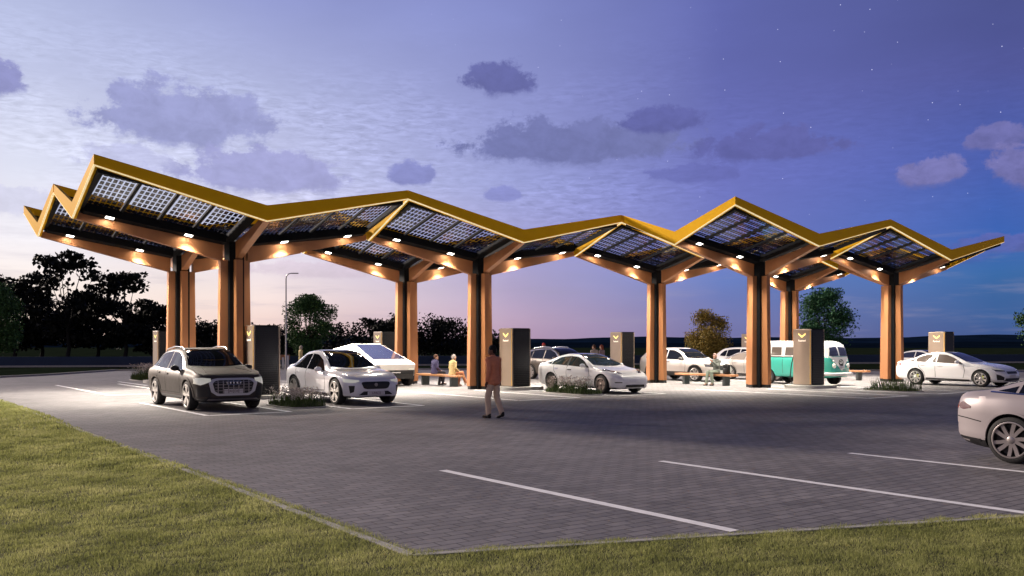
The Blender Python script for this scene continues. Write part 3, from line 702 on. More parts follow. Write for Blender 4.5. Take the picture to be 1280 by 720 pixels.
def decal(sp, name, g, axis, s, m, parent, eps=.006, depth=.03, label=None):
    """fit a thin shell on the bodywork; g: grid in (x,z) for axis y, (y,z) for axis x, (x,y) for axis z"""
    n, mz = len(g), len(g[0]); P = []
    for row in g:
        for a, b_ in row:
            if axis == 'y': o, d = Vector((a-sp.cx, s*4, b_)), Vector((0, -s, 0))
            elif axis == 'x': o, d = Vector((s*8, a, b_)), Vector((-s, 0, 0))
            else: o, d = Vector((a-sp.cx, b_, 6)), Vector((0, 0, -1))
            h = sp.bvh.ray_cast(o, d)
            if h[0] is None:
                q = Vector((o.x if axis != 'x' else s*sp.L/2, o.y if axis != 'y' else s*sp.wmax, o.z if axis != 'z' else 1)); h = sp.bvh.find_nearest(q)
            P.append((h[0].copy(), d))
    vs = [p-d*eps for p, d in P]+[p+d*depth for p, d in P]; fs = []; T = n*mz
    for i in range(n-1):
        for j in range(mz-1): fs.append((i*mz+j, (i+1)*mz+j, (i+1)*mz+j+1, i*mz+j+1))
    bd = [i*mz for i in range(n)]+[(n-1)*mz+j for j in range(1, mz)]+[i*mz+mz-1 for i in range(n-2, -1, -1)]+[j for j in range(mz-2, 0, -1)]
    for k in range(len(bd)):
        a, b_ = bd[k], bd[(k+1) % len(bd)]; fs.append((b_, a, T+a, T+b_))
    mb = MB(); mb.add(vs, fs); o = mb.build(name, m, parent, smooth=35)
    if label: o['label'] = label
    return o
def both(sp, name, g, m, parent, **k):
    for s in (-1, 1): decal(sp, name, g, 'y', s, m, parent, **k)
_wm = {}
def wheel(sp, parent, x, s, style):
    key = (style, sp.R)
    if key not in _wm:
        R, wd = sp.R, sp.tw; Rr = R-sp.side; mb = MB()
        mb.lathe([(Rr-.02, -wd*.40), (Rr+.012, -wd*.5), (R-.035, -wd*.49), (R-.008, -wd*.42), (R, -wd*.25), (R, wd*.25), (R-.008, wd*.42), (R-.035, wd*.49), (Rr+.012, wd*.5), (Rr-.02, wd*.40)], 44, 'y', closed=True)
        ty = mb.mesh('wheel', M['tyre'], smooth=40)
        mb = MB(); bright, dark = {'q': (M['rim_s'], M['rim_d']), 'i': (M['rim_s'], M['rim_d']), 't': (M['rim_t'], M['rim_d']), 's': (M['rim_g'], M['rim_d']), 'p': (M['rim_s'], M['rim_d']), 'v': (M['chrome'], M['black'])}[style]
        mb.lathe([(Rr-.002, -wd*.40), (Rr-.002, wd*.46), (Rr+.006, wd*.5), (Rr-.012, wd*.505), (Rr-.028, wd*.46), (Rr-.04, wd*.2), (.06, wd*.16), (.0, wd*.16)], 44, 'y', 1)
        mb.lathe([(Rr+.004, wd*.495), (Rr-.004, wd*.512), (Rr-.022, wd*.505), (Rr-.026, wd*.47)], 44, 'y', 0)
        def spoke(a0, w0, w1, z0=.44, z1=.40, r0=.05, r1=Rr-.02, sk=0.0, mi=0):
            vs = []
            for r, ww, zz in ((r0, w0, z0), ((r0+r1)/2, (w0+w1)/2, z0*.97), (r1, w1, z1)):
                a = a0+sk*(r-r0); ca, sa = math.cos(a), math.sin(a)
                for q, y in ((-ww/2, wd*zz), (ww/2, wd*zz), (ww/2*1.1, wd*(zz-.14)), (-ww/2*1.1, wd*(zz-.14))): vs.append((r*ca-q*sa, y, r*sa+q*ca))
            fs = []
            for i in range(2):
                for k in range(4): fs.append((i*4+k, i*4+(k+1) % 4, i*4+4+(k+1) % 4, i*4+4+k))
            mb.add(vs, fs+[(0, 3, 2, 1), (8, 9, 10, 11)], mi)
        if style in 'qi':
            for k in range(5):
                for e in (-.17, .17): spoke(2*PI*k/5+.3+e, .05, .075, .46, .47)
        elif style == 't':
            for k in range(5): spoke(2*PI*k/5+.2, .11, .20, .44, .46)
        elif style == 's':
            for k in range(5):
                spoke(2*PI*k/5+.42, .055, .06, .44, .46, sk=.5); spoke(2*PI*k/5+.42+.52, .05, .055, .44, .46, sk=.5)
        elif style == 'p':
            for k in range(8): spoke(2*PI*k/8+.3, .05, .085, .44, .47)
        else:
            mb.lathe([(Rr-.03, wd*.42), (Rr-.06, wd*.5), (.12, wd*.52), (.10, wd*.60), (.0, wd*.62)], 32, 'y', 0)
        mb.lathe([(.0, wd*.47), (.05, wd*.46), (.065, wd*.42), (.065, wd*.3)], 20, 'y', 0)
        _wm[key] = (ty, mb.mesh('rim', [bright, dark], smooth=35))
    ty, rm = _wm[key]; o = link('wheel', ty, parent); o.location = (x-sp.cx, s*(sp.wmax-sp.tw/2-sp.inset), sp.R)
    r = link('rim', rm, o)
    if s < 0: o.rotation_euler = (0, 0, PI)
    return o
def mirror_part(sp, parent, x, z, m, y=None):
    for s in (-1, 1):
        mb = MB(); yb = y or sp.plan(x)*.93
        mb.ell((x-sp.cx, s*(yb+.13), z+.03), (.075, .12, .08), 14, 9); mb.tube([(x-sp.cx+.02, s*(yb-.05), z-.05), (x-sp.cx, s*(yb+.07), z-.01)], .028, 8)
        mb.build('mirror', m, parent, smooth=50)
def arch_lip(sp, parent, m, r0, r1, a0=-.02, a1=PI+.02, xs=None):
    for x in (sp.xr, sp.xf):
        g = [[(x+math.cos(a0+(a1-a0)*i/24)*(r0+(r1-r0)*j/2), sp.R+math.sin(a0+(a1-a0)*i/24)*(r0+(r1-r0)*j/2)) for j in range(3)] for i in range(25)]
        both(sp, 'wheel_arch', g, m, parent, eps=.012, depth=.02)
def seam(sp, parent, pts, wd=.014):
    g = []
    P = []
    for i in range(len(pts)-1):
        for k in range(8): P.append((pts[i][0]+(pts[i+1][0]-pts[i][0])*k/8, pts[i][1]+(pts[i+1][1]-pts[i][1])*k/8))
    P.append(pts[-1])
    for i, p in enumerate(P):
        q0, q1 = P[max(0, i-1)], P[min(len(P)-1, i+1)]; dx, dz = q1[0]-q0[0], q1[1]-q0[1]; l = math.hypot(dx, dz) or 1
        g.append([(p[0]-dz/l*wd/2, p[1]+dx/l*wd/2), (p[0]+dz/l*wd/2, p[1]-dx/l*wd/2)])
    both(sp, 'door_seam', g, M['seam'], parent, eps=.003, depth=.004)
def handle(sp, parent, x, z, m):
    both(sp, 'door_handle', [[(x+i*.05, z-.018+.036*j) for j in (0, 1)] for i in range(5)], m, parent, eps=.022, depth=.01)
def spec(**k):
    s = Car(); s.__dict__.update(dict(tuck=.022, under=0, arch=.055, tw=.255, side=.085, inset=.012, matfn=None, extra=[]))
    s.__dict__.update(k)
    for n_ in ('top', 'belt', 'bot', 'plan', 'roofw'): setattr(s, n_, pc(getattr(s, n_)))
    s.cx = (s.xr+s.xf)/2; s.wmax = max(s.plan(s.L*i/60) for i in range(61)); return s
CARZ = math.atan2(-V.y, -V.x)
def car_root(name, label, cat, sp, contact=None, rear=None, group='cars at the charging station', rz=CARZ):
    """contact: ground point under the outer face of the right front wheel"""
    f = Vector((math.cos(rz), math.sin(rz), 0)); l = Vector((-f.y, f.x, 0)); wb = sp.xf-sp.xr
    c = (contact - f*wb/2 if contact else rear+f*wb/2) + l*(sp.wmax-.02)
    return thing(name, label, cat, (c.x, c.y, 0), rz, group)
def plate(sp, parent, z, txt, s=1, w_=.52, h=.12, y=0, recess=0):
    h0 = sp.bvh.ray_cast(Vector((s*8, y, z)), Vector((-s, 0, 0))); x = h0[0].x if h0[0] else s*sp.L/2
    mb = MB(); mb.bevbox((x+s*.012, y, z), (.03, w_, h), .008); o = mb.build('number_plate', M['plate'], parent)
    if txt:
        fc = bpy.data.curves.new('plate_text', 'FONT'); fc.body = txt; fc.size = h*.85; fc.align_x = 'CENTER'; fc.align_y = 'CENTER'; fc.extrude = .001; fc.materials.append(M['platetext'])
        t_ = text_mesh('plate_text', fc, o); t_.location = (x+s*.029, y, z); t_.rotation_euler = (PI/2, 0, s*PI/2)
    return o
def wheels(sp, t_, style):
    for x in (sp.xf, sp.xr):
        for s in (-1, 1): wheel(sp, t_, x, s, style)
def xcurve(pts): return pc(pts)
def side_glass(sp, t_, panes, m):
    for a, b_ in panes: both(sp, 'side_window', ruled(a, b_, 14, 5), m, t_, eps=.005, depth=.03)
def screen(sp, t_, name, bottom, topc, s, m, half_b, half_t, bow=0.03):
    g = []
    for i in range(17):
        q = -1+2*i/16; col = []
        for j in range(7):
            f = j/6; hw = half_b+(half_t-half_b)*f; x = bottom+(topc-bottom)*f - (bow*q*q*(1 if s > 0 else -1)); col.append((x, q*hw))
        g.append(col)
    return decal(sp, name, g, 'z', 1, m, t_, eps=.008, depth=.03)
def fgrid(poly_lo, poly_hi, n=14, m=4): return ruled(poly_lo, poly_hi, n, m)
def front(sp, t_, name, lo, hi, m, s=1, eps=.01, depth=.03, n=14, mm2=4, mirror=False):
    r = decal(sp, name, ruled(lo, hi, n, mm2), 'x', s, m, t_, eps, depth)
    if mirror: decal(sp, name, ruled([(-y, z) for y, z in lo], [(-y, z) for y, z in hi], n, mm2), 'x', s, m, t_, eps, depth)
    return r
# paints
M['silverp'] = mat('silver_trim', (.62, .62, .63), .3, .25)
M['p_taupe'] = mat('taupe_matte_paint', (.058, .048, .041), .5, 0, spec=.22, var=.03)
M['p_white'] = mat('white_paint', (.86, .86, .87), .25, 0, coat=.8)
M['p_pearl'] = mat('pearl_paint', (.82, .81, .86), .22, 0, coat=1)
M['p_bronze'] = mat('bronze_paint', (.085, .068, .055), .35, .3, coat=.4)
M['p_silver'] = mat('silver_paint', (.55, .50, .47), .28, .5, coat=.7)
M['p_sand'] = mat('pale_sand_paint', (.66, .62, .59), .28, .1, coat=.8)
M['p_pink'] = mat('rose_silver_paint', (.40, .36, .365), .42, .2, coat=.15)
M['p_teal'] = mat('turquoise_paint', (.045, .42, .34), .25, 0, coat=.8)
M['p_cream'] = mat('cream_paint', (.76, .77, .76), .25, 0, coat=.8)
# ---- 1. brown matte crossover, front left
sp = spec(L=4.99, xr=1.07, xf=4.07, R=.395,
  top=[(0, .86), (.04, 1.05), (.16, 1.17), (.32, 1.24), (.62, 1.45), (1.05, 1.60), (1.7, 1.685), (2.3, 1.70), (2.75, 1.66), (3.15, 1.50), (3.60, 1.20), (3.78, 1.13), (4.2, 1.095), (4.6, 1.04), (4.82, .985), (4.93, .90), (4.99, .76)],
  belt=[(0, .85), (.2, 1.06), (1.0, 1.08), (2.4, 1.04), (3.6, 1.02), (4.2, .99), (4.7, .92), (4.95, .80), (4.99, .70)],
  bot=[(0, .42), (.15, .30), (.8, .25), (4.2, .25), (4.85, .24), (4.95, .28), (4.99, .36)],
  plan=[(0, .80), (.06, .88), (.3, .96), (.9, 1.0), (1.4, .985), (3.6, .985), (4.1, 1.0), (4.55, .965), (4.82, .89), (4.94, .80), (4.99, .72)],
  roofw=[(0, .8), (.5, .66), (1.2, .66), (2.6, .68), (3.2, .72), (3.7, .84), (4.5, .86), (4.99, .7)],
  matfn=lambda c: 1 if c.z < .36 else 0)
t_ = car_root('parked_car', 'matte brown crossover parked front left, with large silver framed grille facing the viewer', 'car', sp, Vector((-8.86, 24.74, 0)))
car_body(sp, 'body', t_, M['p_taupe']); wheels(sp, t_, 'q'); arch_lip(sp, t_, M['p_taupe'], sp.R+.05, sp.R+.115)
side_glass(sp, t_, [([(2.12, 1.10), (3.48, 1.08)], [(2.12, 1.575), (2.62, 1.56), (3.02, 1.42), (3.48, 1.10)]), ([(1.08, 1.12), (2.06, 1.10)], [(1.08, 1.50), (1.6, 1.58), (2.06, 1.58)]), ([(.55, 1.17), (1.03, 1.13)], [(.55, 1.20), (.8, 1.39), (1.03, 1.48)])], M['glass'])
both(sp, 'window_trim', ruled([(.48, 1.155), (1.6, 1.085), (3.52, 1.065)], [(.48, 1.175), (1.6, 1.105), (3.52, 1.085)], 20, 1), M['chrome'], t_, eps=.012)
both(sp, 'window_trim', ruled([(.48, 1.17), (.8, 1.405), (1.2, 1.54), (2.1, 1.60), (2.6, 1.58), (3.04, 1.43), (3.52, 1.07)], [(.48, 1.19), (.79, 1.425), (1.2, 1.56), (2.1, 1.62), (2.62, 1.60), (3.06, 1.45), (3.55, 1.08)], 26, 1), M['chrome'], t_, eps=.012)
screen(sp, t_, 'windscreen', 3.66, 2.84, 1, M['glass'], .76, .60, .10); screen(sp, t_, 'rear_window', .36, .92, -1, M['glass'], .68, .56, .03)
for s in (-1, 1):
    mb = MB(); mb.tube([(x-sp.cx, s*.62, sp.top(x)+dz) for x, dz in ((1.0, -.03), (1.15, .03), (1.9, .035), (2.6, .03), (2.75, -.03))], .02, 8); mb.build('roof_rail', M['chrome'], t_, smooth=50)
mirror_part(sp, t_, 3.28, 1.10, M['black'])
# silver grille surround, dark grille with bars, lamps, intakes
front(sp, t_, 'grille_frame', [(-.66, .74), (-.60, .52), (-.44, .41), (.44, .41), (.60, .52), (.66, .74)], [(-.66, .78), (-.56, .86), (-.40, .885), (.40, .885), (.56, .86), (.66, .78)], M['silverp'], eps=.012, n=30)
gr = front(sp, t_, 'grille', [(-.555, .72), (-.50, .53), (-.38, .47), (.38, .47), (.50, .53), (.555, .72)], [(-.555, .75), (-.49, .81), (-.38, .83), (.38, .83), (.49, .81), (.555, .75)], M['black'], eps=.022, n=30)
for k in range(7):
    y = -.42+.14*k; front(sp, gr, 'grille_bar', [(y-.012, .48), (y+.012, .48)], [(y-.012, .82), (y+.012, .82)], M['rim_g'], eps=.034, n=2)
for z in (.55, .63, .71, .78): front(sp, gr, 'grille_bar', [(-.50, z-.006), (.50, z-.006)], [(-.50, z+.006), (.50, z+.006)], M['rim_g'], eps=.032, n=24, mm2=1)
hx = sp.bvh.ray_cast(Vector((8, 0, .755)), Vector((-1, 0, 0)))[0].x
for k in range(4):
    mb = MB(); mb.lathe([(.052, -.006), (.062, 0), (.052, .006), (.044, 0)], 20, 'x', 0, (hx+.05, -.135+.09*k, .755), closed=True); mb.build('emblem_ring', M['chrome'], gr, smooth=60)
front(sp, t_, 'headlamp', [(.60, .80), (.86, .70), (.955, .74)], [(.60, .88), (.80, .90), (.945, .89)], M['hlamp'], mirror=True, eps=.012, n=14)
front(sp, t_, 'lower_intake', [(.60, .40), (.90, .38)], [(.66, .64), (.80, .69), (.92, .62)], M['black'], mirror=True, eps=.012)
front(sp, t_, 'skid_plate', [(-.70, .285), (.70, .285)], [(-.66, .335), (.66, .335)], M['rim_g'], eps=.02, n=20)
plate(sp, t_, .53, 'AUDI', y=0); both(sp, 'sill', ruled([(1.6, .30), (3.55, .30)], [(1.6, .36), (3.55, .36)], 14, 2), M['trim'], t_, eps=.015)
seam(sp, t_, [(2.09, .45), (2.09, 1.08)]); seam(sp, t_, [(1.28, 1.08), (1.32, .85), (1.55, .62), (1.62, .45)]); seam(sp, t_, [(3.40, 1.03), (3.46, .80), (3.40, .45)]); seam(sp, t_, [(1.62, .45), (3.40, .45)])
handle(sp, t_, 2.16, .96, M['p_taupe']); handle(sp, t_, 1.36, .98, M['p_taupe'])
seam_m = [[(x, s*(.42+.16*(x-3.75))) for s in (1,)] for x in (3.8, 4.2, 4.7)]
for s in (-1, 1): decal(sp, 'bonnet_crease', [[(3.85+.1*i, s*(.46+.02*i)), (3.85+.1*i, s*(.475+.02*i))] for i in range(9)], 'z', 1, M['p_taupe'], t_, eps=.012, depth=.005)
# ---- 2. white crossover
sp = spec(L=4.68, xr=.86, xf=3.85, R=.39,
  top=[(0, .80), (.05, 1.02), (.14, 1.13), (.30, 1.17), (.75, 1.40), (1.3, 1.58), (1.8, 1.62), (2.2, 1.60), (2.7, 1.43), (3.18, 1.12), (3.35, 1.05), (3.8, 1.00), (4.2, .93), (4.48, .83), (4.62, .72), (4.68, .60)],
  belt=[(0, .78), (.15, 1.02), (.9, 1.04), (2.2, .98), (3.3, .93), (3.9, .90), (4.35, .80), (4.62, .66), (4.68, .55)],
  bot=[(0, .40), (.15, .27), (.7, .22), (4.0, .22), (4.5, .22), (4.63, .25), (4.68, .32)],
  plan=[(0, .78), (.06, .86), (.3, .94), (.8, .965), (1.4, .945), (3.2, .945), (3.85, .965), (4.25, .93), (4.5, .84), (4.63, .72), (4.68, .60)],
  roofw=[(0, .78), (.5, .62), (1.2, .61), (2.2, .63), (2.7, .68), (3.3, .82), (4.3, .80), (4.68, .6)],
  matfn=lambda c: 1 if c.z < .27 else 0)
t_ = car_root('parked_car', 'pearl white crossover with wide black grille, beside the flowering bed', 'car', sp, Vector((-5.27, 27.0, 0)))
car_body(sp, 'body', t_, M['p_pearl']); wheels(sp, t_, 'i')
side_glass(sp, t_, [([(1.78, 1.03), (3.02, .98)], [(1.78, 1.50), (2.2, 1.47), (2.6, 1.32), (3.02, .99)]), ([(.82, 1.07), (1.72, 1.03)], [(.82, 1.26), (1.2, 1.455), (1.72, 1.505)]), ([(.55, 1.10), (.77, 1.075)], [(.55, 1.11), (.66, 1.17), (.77, 1.22)])], M['glass'])
screen(sp, t_, 'windscreen', 3.28, 2.34, 1, M['glass'], .74, .56, .12); screen(sp, t_, 'roof_glass', 2.26, 1.05, 1, M['glass'], .53, .52, .02); screen(sp, t_, 'rear_window', .34, .86, -1, M['glass'], .62, .52, .03)
# pale seats seen through the glass
mirror_part(sp, t_, 2.86, 1.00, M['p_pearl'])
front(sp, t_, 'grille', [(-.46, .62), (-.40, .50), (-.30, .475), (.30, .475), (.40, .50), (.46, .62)], [(-.46, .66), (-.42, .685), (-.30, .69), (.30, .69), (.42, .685), (.46, .66)], M['black'], eps=.014, n=26)
hx = sp.bvh.ray_cast(Vector((8, 0, .60)), Vector((-1, 0, 0)))[0].x
mb = MB(); mb.lathe([(0, .012), (.045, .01), (.055, 0)], 20, 'x', 0, (hx+.012, 0, .60)); mb.build('emblem', M['rim_g'], t_, smooth=40)
front(sp, t_, 'headlamp', [(.52, .70), (.74, .66), (.90, .68)], [(.52, .745), (.74, .76), (.90, .79)], M['hlamp'], mirror=True, eps=.01)
front(sp, t_, 'side_intake', [(.70, .40), (.78, .36)], [(.68, .58), (.82, .58)], M['black'], mirror=True, eps=.01)
front(sp, t_, 'lower_intake', [(-.56, .30), (.56, .30)], [(-.40, .41), (.40, .41)], M['black'], eps=.01, n=22)
front(sp, t_, 'bumper_bar', [(-.28, .30), (.28, .30)], [(-.28, .40), (.28, .40)], M['p_pearl'], eps=.02)
plate(sp, t_, .35, 'I-PACE'); front(sp, t_, 'lip', [(-.74, .255), (.74, .255)], [(-.74, .285), (.74, .285)], M['p_pearl'], eps=.03, n=22)
both(sp, 'sill', ruled([(1.4, .24), (3.32, .24)], [(1.4, .33), (3.32, .33)], 14, 2), M['trim'], t_, eps=.012)
seam(sp, t_, [(1.75, .40), (1.75, 1.02)]); seam(sp, t_, [(1.0, 1.03), (1.05, .82), (1.3, .6), (1.36, .40)]); seam(sp, t_, [(3.08, .95), (3.18, .7), (3.08, .40)]); seam(sp, t_, [(1.36, .4), (3.08, .4)])
handle(sp, t_, 1.86, .90, M['p_pearl']); handle(sp, t_, 1.06, .93, M['p_pearl'])
# ---- 3. white saloon
sp = spec(L=4.69, xr=.97, xf=3.845, R=.335, side=.10,
  top=[(0, .72), (.05, .98), (.12, 1.06), (.30, 1.09), (.62, 1.20), (1.25, 1.385), (1.75, 1.44), (2.15, 1.43), (2.65, 1.30), (3.25, 1.03), (3.45, .955), (3.9, .88), (4.3, .78), (4.55, .68), (4.66, .60), (4.69, .52)],
  belt=[(0, .70), (.12, .98), (.7, .99), (2.0, .93), (3.3, .87), (3.9, .82), (4.3, .72), (4.6, .60), (4.69, .48)],
  bot=[(0, .36), (.15, .24), (.7, .17), (4.1, .17), (4.6, .18), (4.69, .28)],
  plan=[(0, .74), (.06, .82), (.3, .89), (.9, .925), (1.5, .915), (3.3, .915), (3.85, .92), (4.25, .88), (4.5, .79), (4.64, .68), (4.69, .58)],
  roofw=[(0, .74), (.5, .64), (1.2, .57), (2.2, .59), (2.7, .64), (3.35, .80), (4.3, .76), (4.69, .56)],
  matfn=lambda c: 1 if c.z < .20 else 0)
t_ = car_root('parked_car', 'clean white saloon with closed nose and five spoke taupe wheels behind a grass bed', 'car', sp, Vector((3.22, 33.04, 0)))
car_body(sp, 'body', t_, M['p_white']); wheels(sp, t_, 't')
side_glass(sp, t_, [([(1.93, .985), (3.12, .92)], [(1.93, 1.34), (2.3, 1.31), (2.65, 1.19), (3.12, .93)]), ([(.95, 1.02), (1.86, .99)], [(.95, 1.15), (1.3, 1.29), (1.86, 1.345)]), ([(.62, 1.05), (.90, 1.025)], [(.62, 1.06), (.75, 1.10), (.90, 1.135)])], M['glass_g'])
screen(sp, t_, 'windscreen', 3.36, 2.34, 1, M['glass_g'], .72, .52, .13); screen(sp, t_, 'roof_glass', 2.28, 1.2, 1, M['glass'], .50, .50, .02); screen(sp, t_, 'rear_window', .45, 1.1, -1, M['glass'], .62, .5, .03)
both(sp, 'window_pillar', ruled([(1.86, .98), (1.93, .98)], [(1.86, 1.35), (1.93, 1.35)], 2, 5), M['trim'], t_, eps=.007)
mirror_part(sp, t_, 2.92, .97, M['p_white'])
decal(sp, 'headlamp', [[(3.85+.58*i/8, sg*(.86-.30*(i/8)**1.5-.035*j-.02*i/8*j)) for j in range(4)] for sg in (1,) for i in range(9)], 'z', 1, M['hdark'], t_, eps=.006)
decal(sp, 'headlamp', [[(3.85+.58*i/8, -(.86-.30*(i/8)**1.5-.035*j-.02*i/8*j)) for j in range(4)] for i in range(9)], 'z', 1, M['hdark'], t_, eps=.006)
front(sp, t_, 'lower_intake', [(-.48, .235), (.48, .235)], [(-.44, .33), (.44, .33)], M['black'], eps=.012, n=20)
front(sp, t_, 'fog_lamp', [(.62, .40), (.78, .40)], [(.62, .43), (.80, .435)], M['black'], mirror=True, eps=.01)
both(sp, 'sill', ruled([(1.45, .19), (3.36, .19)], [(1.45, .24), (3.36, .24)], 14, 2), M['trim'], t_, eps=.01)
seam(sp, t_, [(1.90, .32), (1.90, .98)]); seam(sp, t_, [(1.12, 1.0), (1.16, .8), (1.36, .55), (1.42, .32)]); seam(sp, t_, [(3.14, .90), (3.22, .65), (3.14, .32)]); seam(sp, t_, [(1.42, .32), (3.14, .32)])
handle(sp, t_, 1.98, .83, M['trim']); handle(sp, t_, 1.2, .87, M['chrome'])
front(sp, t_, 'taillight', [(.55, .80), (.80, .82)], [(.55, .90), (.80, .93)], M['tail'], s=-1, mirror=True)
# ---- 4. angular stainless pickup: flat sheets
t_ = None
sp = spec(L=5.68, xr=1.35, xf=5.0, R=.44, top=[(0, 1.2), (5.68, 1.2)], belt=[(0, 1), (5.68, 1)], bot=[(0, .4), (5.68, .4)], plan=[(0, 1.0), (5.68, 1.0)], roofw=[(0, .8), (5.68, .8)])
M['steelwhite'] = mat('pale_steel', (.72, .69, .65), .38, .35, var=.04)
fl = Vector((-4.5, 39.7, 0))
t_ = car_root('pickup_truck', 'angular pale steel pickup with flat faces and pitched roof behind the white crossover', 'pickup', sp, fl-U*1.96)
cx = sp.cx
prof = [(0.0, .62), (.05, 1.36), (2.95, 1.82), (5.35, 1.10), (5.66, .99), (5.66, .72), (5.50, .45), (5.45, .40), (.2, .40)]
def facet(name, m, parent, lower=False):
    mb = MB()
    # section widths: sill, crease, roof line
    A = [(0.02, .58), (.06, 1.10), (5.36, 1.00), (5.66, .93), (5.66, .70), (5.52, .44), (.2, .44)]
    yb, yc, yr = .93, 1.01, .66
    low = [(.18, .44), (5.52, .44)]; cre = [(.0, 1.12), (5.60, .93)]; apex = (2.95, 1.82)
    L3 = lambda s: [(.18, s*yb, .44), (5.50, s*yb, .44), (5.60, s*.96, .93), (0.0, s*yc, 1.12), (.06, s*.86, 1.40), (2.95, s*yr, 1.82), (5.33, s*.90, 1.06)]
    l, r = L3(1), L3(-1); o = [*l, *r]; vs = [(x-cx, y, z) for x, y, z in o]
    fs = [(0, 1, 2, 3), (3, 2, 6, 5, 4), (7, 10, 9, 8), (10, 11, 12, 13, 9), (1, 8, 9, 2), (2, 9, 13, 6), (6, 13, 12, 5), (5, 12, 11, 4), (4, 11, 10, 3), (3, 10, 7, 0), (0, 7, 8, 1)]
    mb.add(vs, fs); return mb.build(name, m, parent, smooth=10)
bd = facet('body', M['steelwhite'], t_)
sp.bvh = BVHTree.FromPolygons([v.co.copy() for v in bd.data.vertices], [tuple(p.vertices) for p in bd.data.polygons])
decal(sp, 'windscreen', [[(5.05-1.95*j/6, (-1+2*i/10)*(.80-.17*j/6)) for j in range(7)] for i in range(11)], 'z', 1, M['glass_b'], t_, eps=.008)
decal(sp, 'roof_glass', [[(2.85-1.6*j/6, (-1+2*i/10)*(.62+.06*j/6)) for j in range(7)] for i in range(11)], 'z', 1, M['glass'], t_, eps=.008)
side_glass(sp, t_, [([(2.2, 1.24), (4.62, 1.14)], [(2.2, 1.60), (2.95, 1.70), (4.62, 1.17)])], M['glass_b'])
front(sp, t_, 'light_bar', [(-.86, .955), (.86, .955)], [(-.86, .98), (.86, .98)], M['hlamp'], eps=.012, n=12)
front(sp, t_, 'bumper', [(-.90, .44), (.90, .44)], [(-.92, .68), (.92, .68)], M['trim'], eps=.03, n=12)
front(sp, t_, 'lamp', [(.62, .70), (.88, .70)], [(.62, .75), (.88, .75)], M['hlamp'], mirror=True, eps=.04)
for x in (sp.xf, sp.xr):
    ar = [(-.66, .0), (-.48, .52), (.48, .52), (.66, .0)]
    both(sp, 'wheel_arch', ruled([(x-.62, .44), (x-.40, .50), (x+.40, .50), (x+.55, .45)], [(x-.66, .46), (x-.50, .98), (x+.42, .96), (x+.58, .50)], 12, 3), M['trim'], t_, eps=.03)
both(sp, 'sill', ruled([(1.9, .445), (4.4, .445)], [(1.9, .56), (4.4, .56)], 8, 2), M['trim'], t_, eps=.015)
mb = MB(); mb.box((0, 0, .42), (4.9, 1.7, .2)); mb.build('chassis', M['black'], t_)
sp.wmax = 1.04; wheels(sp, t_, 's'); sp.wmax = 1.0
plate(sp, t_, .62, None); mirror_part(sp, t_, 4.35, 1.12, M['trim'], y=.95)
# ---- 5. bronze estate behind
SUV = dict(L=4.76, xr=.95, xf=3.82, R=.36,
  top=[(0, .90), (.05, 1.10), (.16, 1.22), (.40, 1.44), (.7, 1.56), (1.3, 1.61), (2.0, 1.62), (2.4, 1.58), (2.85, 1.40), (3.25, 1.13), (3.42, 1.07), (3.9, 1.03), (4.35, .96), (4.6, .86), (4.72, .74), (4.76, .62)],
  belt=[(0, .88), (.2, 1.06), (1.2, 1.05), (2.4, 1.0), (3.3, .97), (4.0, .93), (4.5, .82), (4.72, .66), (4.76, .56)],
  bot=[(0, .42), (.15, .28), (.8, .24), (4.1, .24), (4.6, .24), (4.76, .34)],
  plan=[(0, .78), (.06, .86), (.3, .92), (.9, .945), (1.5, .93), (3.3, .93), (3.85, .945), (4.3, .90), (4.6, .80), (4.72, .70), (4.76, .62)],
  roofw=[(0, .78), (.5, .63), (1.2, .62), (2.3, .64), (2.8, .68), (3.4, .80), (4.3, .80), (4.76, .6)])
